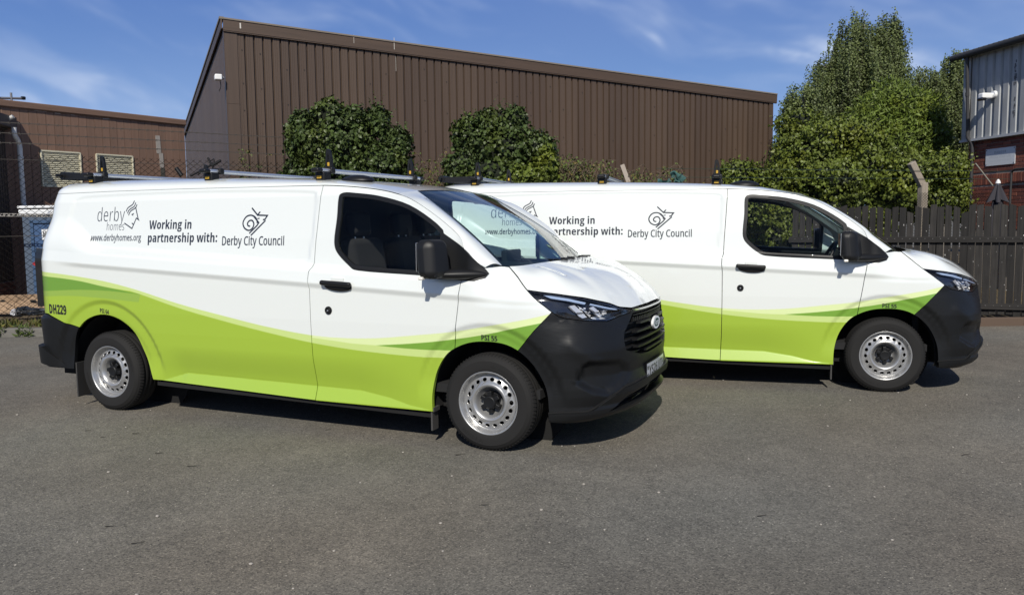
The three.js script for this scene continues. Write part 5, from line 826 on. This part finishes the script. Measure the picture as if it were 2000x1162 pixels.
// ------------------------------------------------------------------ plants
function blobPlant(o, blobs, count, geo, mat, seed, opt = {}) { // leaves over a set of ellipsoids [x, y, z, rx, ry, rz]
  const r = rngOf(seed), list = [], { droop = 0.6, inner = 0.16, size = [0.7, 1.3], core = 0.8, up = 0 } = opt;
  const wsum = []; let S = 0; for (const b of blobs) { S += Math.pow(b[3] * b[4], 1) ; wsum.push(S); }
  const p = new THREE.Vector3();
  let guard = 0; while (list.length < count && guard++ < count * 8) {
    const q = r() * S, b = blobs[wsum.findIndex((w) => w >= q)], n = rdir(r), depth = 1 - inner * Math.pow(r(), 1.6) + 0.06 * r();
    const bump = 1 + (opt.rough ?? 0.2) * n3(n.x * 2.3 + b[0], n.y * 2.3, n.z * 2.3 + b[2]) + 0.07 * n3(n.x * 6, n.y * 6 + b[0], n.z * 6);
    p.set(b[0] + n.x * b[3] * depth * bump, b[1] + n.y * b[4] * depth * bump, b[2] + n.z * b[5] * depth * bump);
    if (n.z < -0.55 && r() < 0.7) continue;
    if (opt.gaps && n3(p.x * 2.1 + 3, p.y * 2.4, p.z * 2.1) < opt.gaps && r() < 0.85) continue;
    let inside = false; for (const c of blobs) if (c !== b) { const e = ((p.x - c[0]) / c[3]) ** 2 + ((p.y - c[1]) / c[4]) ** 2 + ((p.z - c[2]) / c[5]) ** 2; if (e < 0.6) { inside = true; break; } }
    if (inside || p.y < (opt.floor ?? 0)) continue;
    const N = n.clone().addScaledVector(rdir(r), 0.75); N.y += up; const D = rdir(r); D.y -= droop; list.push({ p: p.clone(), n: N.normalize(), d: D.normalize(), s: lerp(size[0], size[1], r()), k: r(), deep: depth });
  }
  for (let i = 0; i < (opt.sprigs || 0); i++) { // young shoots that stand out of the outline
    const b = blobs[Math.floor(r() * blobs.length)], n = rdir(r, 0.5), o2 = [b[0] + n.x * b[3], b[1] + n.y * b[4], b[2] + n.z * b[5]], dr = n.clone().addScaledVector(rdir(r), 0.6).normalize(), L = 0.08 + 0.2 * r(); if (o2[1] < 2) continue;
    for (let k = 0; k < 7; k++) { const t = k / 6; list.push({ p: new THREE.Vector3(o2[0] + dr.x * L * t, o2[1] + (dr.y + 0.2) * L * t - 0.08 * t * t, o2[2] + dr.z * L * t), n: rdir(r, 0.3), d: rdir(r, -0.3), s: (1.1 - 0.6 * t) * size[0], k: 0.6 + 0.4 * r() }); }
  }
  const hue = opt.tint || ((l) => { const k = 0.72 + 0.5 * l.k; const y = n3(l.p.x * 1.3, l.p.y * 1.3, l.p.z * 1.3); return [k * (1 + 0.25 * Math.max(0, y)), k * (1 + 0.08 * y), k * (0.9 - 0.15 * y)]; });
  scatter('foliage', geo, mat, list, o, hue);
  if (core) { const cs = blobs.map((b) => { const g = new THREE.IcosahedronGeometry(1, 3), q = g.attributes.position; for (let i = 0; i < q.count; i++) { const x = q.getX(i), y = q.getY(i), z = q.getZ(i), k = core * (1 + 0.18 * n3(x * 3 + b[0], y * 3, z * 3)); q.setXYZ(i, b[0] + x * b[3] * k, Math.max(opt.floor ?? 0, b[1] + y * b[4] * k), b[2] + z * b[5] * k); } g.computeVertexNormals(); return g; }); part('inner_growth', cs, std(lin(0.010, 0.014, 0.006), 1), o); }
  return list;
}
const blobAt = (px, py, rx, ry, D, rz) => { const c = at(px, py, D), k = D / 1589.6; return [c[0], c[1], c[2], rx * k, ry * k, rz ?? Math.min(rx, ry) * k]; };
const ivyLeaf = leafGeo(0.062, 0.07, 0.25), ivyMat = leafMat(0.062, 0.094, 0.027, 0.45, 0.14), ivyMat2 = leafMat(0.125, 0.165, 0.03, 0.42, 0.2);
const trunkMat = std(lin(0.08, 0.062, 0.045), 0.95);
{
  const D = 14.0;
  let g = thing('ivy_bush', 'big dark glossy ivy bush against the brown shed, above the front van roof rack', 'bush', [0, 0, 0], 0, 'ivy bushes against the brown shed'); delete g.userData.group;
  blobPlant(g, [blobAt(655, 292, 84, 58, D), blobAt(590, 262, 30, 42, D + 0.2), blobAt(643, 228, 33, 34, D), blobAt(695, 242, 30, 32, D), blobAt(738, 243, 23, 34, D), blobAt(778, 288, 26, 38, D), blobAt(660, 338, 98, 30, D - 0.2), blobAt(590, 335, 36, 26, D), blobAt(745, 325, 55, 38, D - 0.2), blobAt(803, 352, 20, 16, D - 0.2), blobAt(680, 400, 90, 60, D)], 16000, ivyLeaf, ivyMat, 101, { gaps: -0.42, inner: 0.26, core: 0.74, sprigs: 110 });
  part('trunk', [rod(at(660, 620, D), at(665, 300, D), 0.12, 8, 0.05)], trunkMat, g);
  g = thing('ivy_bush', 'rounded dark ivy bush behind the gap between the two van roofs', 'bush');
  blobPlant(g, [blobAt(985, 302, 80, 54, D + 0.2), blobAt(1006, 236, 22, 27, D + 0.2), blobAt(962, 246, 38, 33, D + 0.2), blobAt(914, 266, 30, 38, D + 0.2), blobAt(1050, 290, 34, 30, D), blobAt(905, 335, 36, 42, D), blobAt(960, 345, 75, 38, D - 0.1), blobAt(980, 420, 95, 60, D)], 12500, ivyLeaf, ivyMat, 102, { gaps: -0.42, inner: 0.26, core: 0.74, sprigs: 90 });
  blobPlant(g, [blobAt(1030, 352, 45, 28, D - 0.4), blobAt(1066, 330, 22, 40, D - 0.3), blobAt(1000, 366, 50, 20, D - 0.4)], 3200, ivyLeaf, ivyMat2, 103, { core: 0 });
  part('trunk', [rod(at(980, 620, D), at(985, 320, D), 0.12, 8, 0.05)], trunkMat, g);
  g = thing('ivy_bush', 'small round green ivy bush near the right end of the brown shed', 'bush');
  blobPlant(g, [blobAt(1445, 338, 40, 26, D + 0.6), blobAt(1425, 350, 22, 25, D + 0.6), blobAt(1478, 350, 25, 22, D + 0.6), blobAt(1450, 400, 55, 40, D + 0.6)], 3600, leafGeo(0.05, 0.058), ivyMat2, 104);
  part('trunk', [rod(at(1450, 620, D + 0.6), at(1448, 350, D + 0.6), 0.06, 7, 0.03)], trunkMat, g);
}
{ // dry bramble stems with sparse leaves
  const r = rngOf(31), stems = (list, D, n, len, seed) => { const q = rngOf(seed), out = [], leaves = []; for (let i = 0; i < n; i++) { const [px0, px1, pb] = list, px = lerp(px0, px1, q()), a = at(px, pb, D + q() * 0.8), L = len * (0.45 + q()), lean = (q() - 0.5) * 1.3; const P = [a, [a[0] + lean * L * 0.3, a[1] + L * 0.5, a[2] + 0.1 * (q() - 0.5)], [a[0] + lean * L * (0.7 + 0.3 * q()), a[1] + L * (0.75 + 0.15 * q()), a[2] + 0.3 * (q() - 0.5)], [a[0] + lean * L * 1.25, a[1] + L * (0.55 + 0.4 * q()), a[2] + 0.4 * (q() - 0.5)]]; out.push(tube(P, 0.0035 + 0.003 * q(), 9, 3)); const c = new THREE.CatmullRomCurve3(P.map((p) => new THREE.Vector3(...p))); for (let k = 0; k < 12; k++) { const t = 0.05 + 0.95 * Math.pow(q(), 1.5); leaves.push({ p: c.getPoint(t).addScaledVector(rdir(q), 0.03), n: rdir(q, 0.4), d: rdir(q, -0.2), s: 0.35 + 0.5 * q(), k: q() }); } } return { out, leaves }; };
  const dry = std(lin(0.17, 0.125, 0.085), 0.95), lm = leafMat(0.10, 0.115, 0.045, 0.7, 0.1), dryTint = (l) => (l.k < 0.3 ? [1.5, 1.05, 0.8] : [0.75 + 0.35 * l.k, 1 + 0.3 * l.k, 0.7]);
  const mk = (label, sets, cat = 'bramble') => { const g = thing('bramble_thicket', label, cat); const all = { out: [], leaves: [] }; for (const s of sets) { const k = stems(...s); all.out.push(...k.out); all.leaves.push(...k.leaves); } const st = part('stems', all.out, dry, g); st.userData.kind = 'stuff'; scatter('foliage', leafGeo(0.06, 0.07), lm, all.leaves, g, dryTint); };
  mk('bare brown bramble twigs between the two dark ivy bushes', [[[800, 875, 385], 14.0, 26, 0.5, 1], [[845, 880, 370], 14.0, 20, 0.55, 2]]);
  mk('dry tangled brambles with straw-coloured stems above the farther van roof', [[[1075, 1170, 380], 13.8, 150, 0.5, 3], [[1150, 1310, 390], 13.9, 110, 0.48, 4], [[1085, 1130, 378], 13.7, 80, 0.55, 5], [[1290, 1420, 392], 14.3, 40, 0.32, 6]]);
  mk('few bare twigs sticking up through the chain-link left of the ivy bush', [[[465, 500, 352], 13.9, 9, 0.42, 7]]);
  const P = at(1222, 340, 14.0), b = thing('wooden_stake', 'weathered grey wooden stake leaning among the dry brambles', 'stake', P); part('board', rbox(0.075, 0.34, 0.03, 0.006, 0, 0, 0).rotateZ(0.35), std(lin(0.36, 0.31, 0.26), 0.9, 0, {}), b);
  const N = at(1312, 352, 13.9), net = thing('netting', 'scrap of teal green netting snagged in the brambles', 'netting', N);
  const sheet = (w, h, x, y, s) => gridPatch((a, t) => { const u = (a - 0.5) * w, v = (t - 0.5) * h; return [x + u + 0.03 * n3(u * 9, v * 9, s), y + v + 0.05 * n3(u * 6 + s, v * 3, 2) - 0.1 * u * s, 0.08 * n3(u * 8, v * 8, s + 5)]; }, 16, 12); part('mesh_sheet', [sheet(0.22, 0.16, -0.12, -0.05, 1), sheet(0.24, 0.13, 0.1, 0.06, 2), sheet(0.2, 0.1, 0.13, -0.06, 3)], phys(lin(0.04, 0.13, 0.12), { roughness: 0.8, transmission: 0.35, thickness: 0 }), net);
}
function strands(o, cfg, seed, geo, mat) { // weeping birch: limbs from a trunk, curtains of hanging leafy strands
  const r = rngOf(seed), { base, top, crown, n, size, hang, tint, D } = cfg, leaves = [], twigs = [], limbs = [];
  const B = new THREE.Vector3(...base), T = new THREE.Vector3(...top);
  limbs.push(rod(base, [lerp(base[0], top[0], 0.5), lerp(base[1], top[1], 0.5), lerp(base[2], top[2], 0.5)], 0.17, 9, 0.1), rod([lerp(base[0], top[0], 0.5), lerp(base[1], top[1], 0.5), lerp(base[2], top[2], 0.5)], [top[0], top[1] - 0.3, top[2]], 0.1, 8, 0.02));
  const W = crown.reduce((s, b) => s + b[3] * b[4], 0);
  for (const b of crown) {
    const m = Math.round(n * b[3] * b[4] / W), trunkP = B.clone().lerp(T, clamp((b[1] - b[4] * 0.6 - base[1]) / (top[1] - base[1]), 0.15, 0.95)); limbs.push(rod(trunkP.toArray(), [b[0], b[1] + b[4] * 0.2, b[2]], 0.05, 6, 0.012));
    for (let i = 0; i < m; i++) {
      const d = rdir(r, 0.15), k = Math.pow(r(), 0.4), bump = 1 + 0.28 * n3(d.x * 2 + b[0], d.y * 2, d.z * 2) + 0.14 * n3(d.x * 6, d.y * 6 + b[0], d.z * 6); const p = new THREE.Vector3(b[0] + d.x * b[3] * k * bump, b[1] + d.y * b[4] * k * bump, b[2] + d.z * b[5] * k * bump);
      if (n3(p.x * 1.5, p.y * 1.1, p.z * 1.5) < -0.28) continue;
      const clump = 1 + 0.28 * n3(p.x * 1.1 + 7, p.y * 0.7, p.z * 1.1); const out = new THREE.Vector3(d.x, 0, d.z).multiplyScalar(0.35), len = hang * (0.4 + r()), nl = Math.max(3, Math.round(len / (size * 0.42))), sw = (r() - 0.5) * 0.3;
      if (i % 5 === 0) twigs.push(tube([p.toArray(), [p.x + out.x * len * 0.4, p.y - len * 0.35, p.z + out.z * len * 0.4], [p.x + out.x * len * 0.55 + sw * 0.2, p.y - len, p.z + out.z * len * 0.5]], 0.004, 4, 3));
      for (let j = 0; j < nl; j++) { const t = j / nl, q = new THREE.Vector3(p.x + out.x * len * Math.sqrt(t) * 0.6 + sw * t * 0.25, p.y - len * Math.pow(t, 1.25), p.z + out.z * len * Math.sqrt(t) * 0.6).addScaledVector(rdir(r), 0.05); leaves.push({ p: q, n: d.clone().addScaledVector(rdir(r), 0.9).normalize(), d: rdir(r, -0.7), s: 0.65 + 0.7 * r(), k: r(), c: clump }); }
    }
  }
  scatter('foliage', geo, mat, leaves, o, tint); part('trunk', limbs, std(lin(0.2, 0.18, 0.16), 0.9), o); const tw = part('twigs', twigs, std(lin(0.06, 0.045, 0.035), 0.95), o); tw.userData.kind = 'stuff';
}
{
  const size = 0.062, bg = leafGeo(size * 0.8, size, 0.15), bm = leafMat(0.125, 0.16, 0.06, 0.5, 0.25), tint = (l) => { const k = (0.7 + 0.6 * l.k) * l.c; return [k * 1.02, k, k * 0.9]; };
  let g = thing('birch_tree', 'tall weeping birch standing highest behind the hedge at right', 'tree'), D = 26;
  strands(g, { base: [at(1660, 500, D)[0], 0, -D], top: at(1690, 22, D), n: 5200, size, hang: 0.85, tint, crown: [blobAt(1668, 70, 38, 45, D, 0.7), blobAt(1738, 70, 30, 48, D, 0.6), blobAt(1680, 130, 75, 55, D, 1.3), blobAt(1725, 140, 45, 62, D, 0.9), blobAt(1640, 165, 60, 62, D, 1.1), blobAt(1610, 135, 24, 26, D, 0.5), blobAt(1700, 210, 70, 60, D, 1.3), blobAt(1625, 225, 55, 50, D, 1.0), blobAt(1745, 215, 28, 60, D, 0.6)] }, 201, bg, bm);
  g = thing('birch_tree', 'shorter weeping birch beside the grey clad building at right', 'tree'); D = 27;
  strands(g, { base: [at(1840, 500, D)[0], 0, -D], top: at(1868, 105, D), n: 3200, size, hang: 0.7, tint, crown: [blobAt(1870, 130, 24, 36, D, 0.6), blobAt(1855, 185, 48, 50, D, 1), blobAt(1805, 170, 40, 45, D, 0.8), blobAt(1830, 240, 70, 60, D, 1.2), blobAt(1880, 250, 35, 60, D, 0.8)] }, 202, bg, bm);
  g = thing('shrub_tree', 'grey-green spreading tree at the left edge of the right-hand trees, beside the shed end', 'tree'); D = 24;
  strands(g, { base: [at(1575, 500, D)[0], 0, -D], top: at(1570, 170, D), n: 1700, size, hang: 0.45, tint, crown: [blobAt(1570, 185, 32, 25, D, 0.6), blobAt(1555, 205, 26, 24, D, 0.5), blobAt(1585, 235, 45, 38, D, 0.9), blobAt(1545, 268, 26, 22, D, 0.5), blobAt(1600, 280, 50, 40, D, 0.9)] }, 203, bg, bm);
  g = thing('willow_bush', 'bright green feathery sapling in front of the birches', 'tree'); D = 20;
  const fl = leafGeo(0.034, 0.12, 0.15); const fm = leafMat(0.14, 0.20, 0.035, 0.5, 0.25);
  blobPlant(g, [blobAt(1745, 205, 52, 45, D), blobAt(1705, 245, 50, 55, D), blobAt(1790, 235, 50, 60, D), blobAt(1750, 280, 85, 60, D), blobAt(1825, 280, 35, 50, D), blobAt(1665, 270, 32, 40, D), blobAt(1760, 340, 90, 50, D)], 17000, fl, fm, 204, { inner: 0.5, droop: -0.25, core: 0.62 });
  part('trunk', [rod([at(1750, 500, D)[0], 0, -D], at(1750, 280, D), 0.09, 7, 0.03)], trunkMat, g);
  g = thing('ivy_hedge', 'broad yellow-green ivy hedge rising behind the farther van and its windscreen', 'hedge'); D = 16.4;
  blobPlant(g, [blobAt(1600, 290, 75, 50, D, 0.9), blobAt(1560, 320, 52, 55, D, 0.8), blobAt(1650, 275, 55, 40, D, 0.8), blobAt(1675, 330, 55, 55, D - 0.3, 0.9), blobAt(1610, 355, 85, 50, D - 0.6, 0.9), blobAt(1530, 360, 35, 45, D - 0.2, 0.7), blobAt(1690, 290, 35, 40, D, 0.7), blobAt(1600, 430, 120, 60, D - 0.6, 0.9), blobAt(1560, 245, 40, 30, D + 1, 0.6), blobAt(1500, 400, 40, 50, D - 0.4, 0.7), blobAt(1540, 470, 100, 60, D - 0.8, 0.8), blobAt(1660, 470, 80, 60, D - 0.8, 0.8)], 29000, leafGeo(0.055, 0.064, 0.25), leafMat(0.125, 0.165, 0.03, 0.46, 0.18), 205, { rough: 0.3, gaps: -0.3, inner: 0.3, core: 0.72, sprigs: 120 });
  part('trunk', [rod([at(1600, 600, D)[0], 0, -D], at(1600, 330, D), 0.1, 7, 0.05)], trunkMat, g);
  g = thing('ivy_hedge', 'lower ivy hedge behind the cranked concrete post and green mesh', 'hedge'); D = 16.2;
  blobPlant(g, [blobAt(1760, 335, 55, 35, D, 0.8), blobAt(1815, 335, 42, 32, D, 0.8), blobAt(1850, 325, 28, 30, D, 0.6), blobAt(1740, 380, 60, 40, D, 0.8), blobAt(1810, 390, 62, 45, D + 0.2, 0.8), blobAt(1858, 372, 22, 40, D + 0.2, 0.5)], 11500, leafGeo(0.055, 0.064, 0.25), leafMat(0.125, 0.165, 0.03, 0.46, 0.18), 206, { rough: 0.3, gaps: -0.3, inner: 0.3, core: 0.72, sprigs: 120 });
  part('trunk', [rod([at(1800, 600, D)[0], 0, -D], at(1800, 360, D), 0.08, 7, 0.04)], trunkMat, g);
}
{ // far trees that close the gaps low down
  const g = thing('background_trees', 'dark distant trees filling the low gap beyond the hedge', 'trees'); const D = 34;
  blobPlant(g, [blobAt(1530, 330, 50, 50, D, 1.5), blobAt(1620, 320, 80, 60, D, 1.5), blobAt(1800, 330, 110, 50, D, 1.5), blobAt(1900, 360, 60, 70, D, 1.5)], 7000, leafGeo(0.14, 0.16, 0.2), leafMat(0.05, 0.075, 0.025, 0.6, 0.15), 207);
  g.userData.kind = 'stuff';
}
renderer.render(scene, camera);
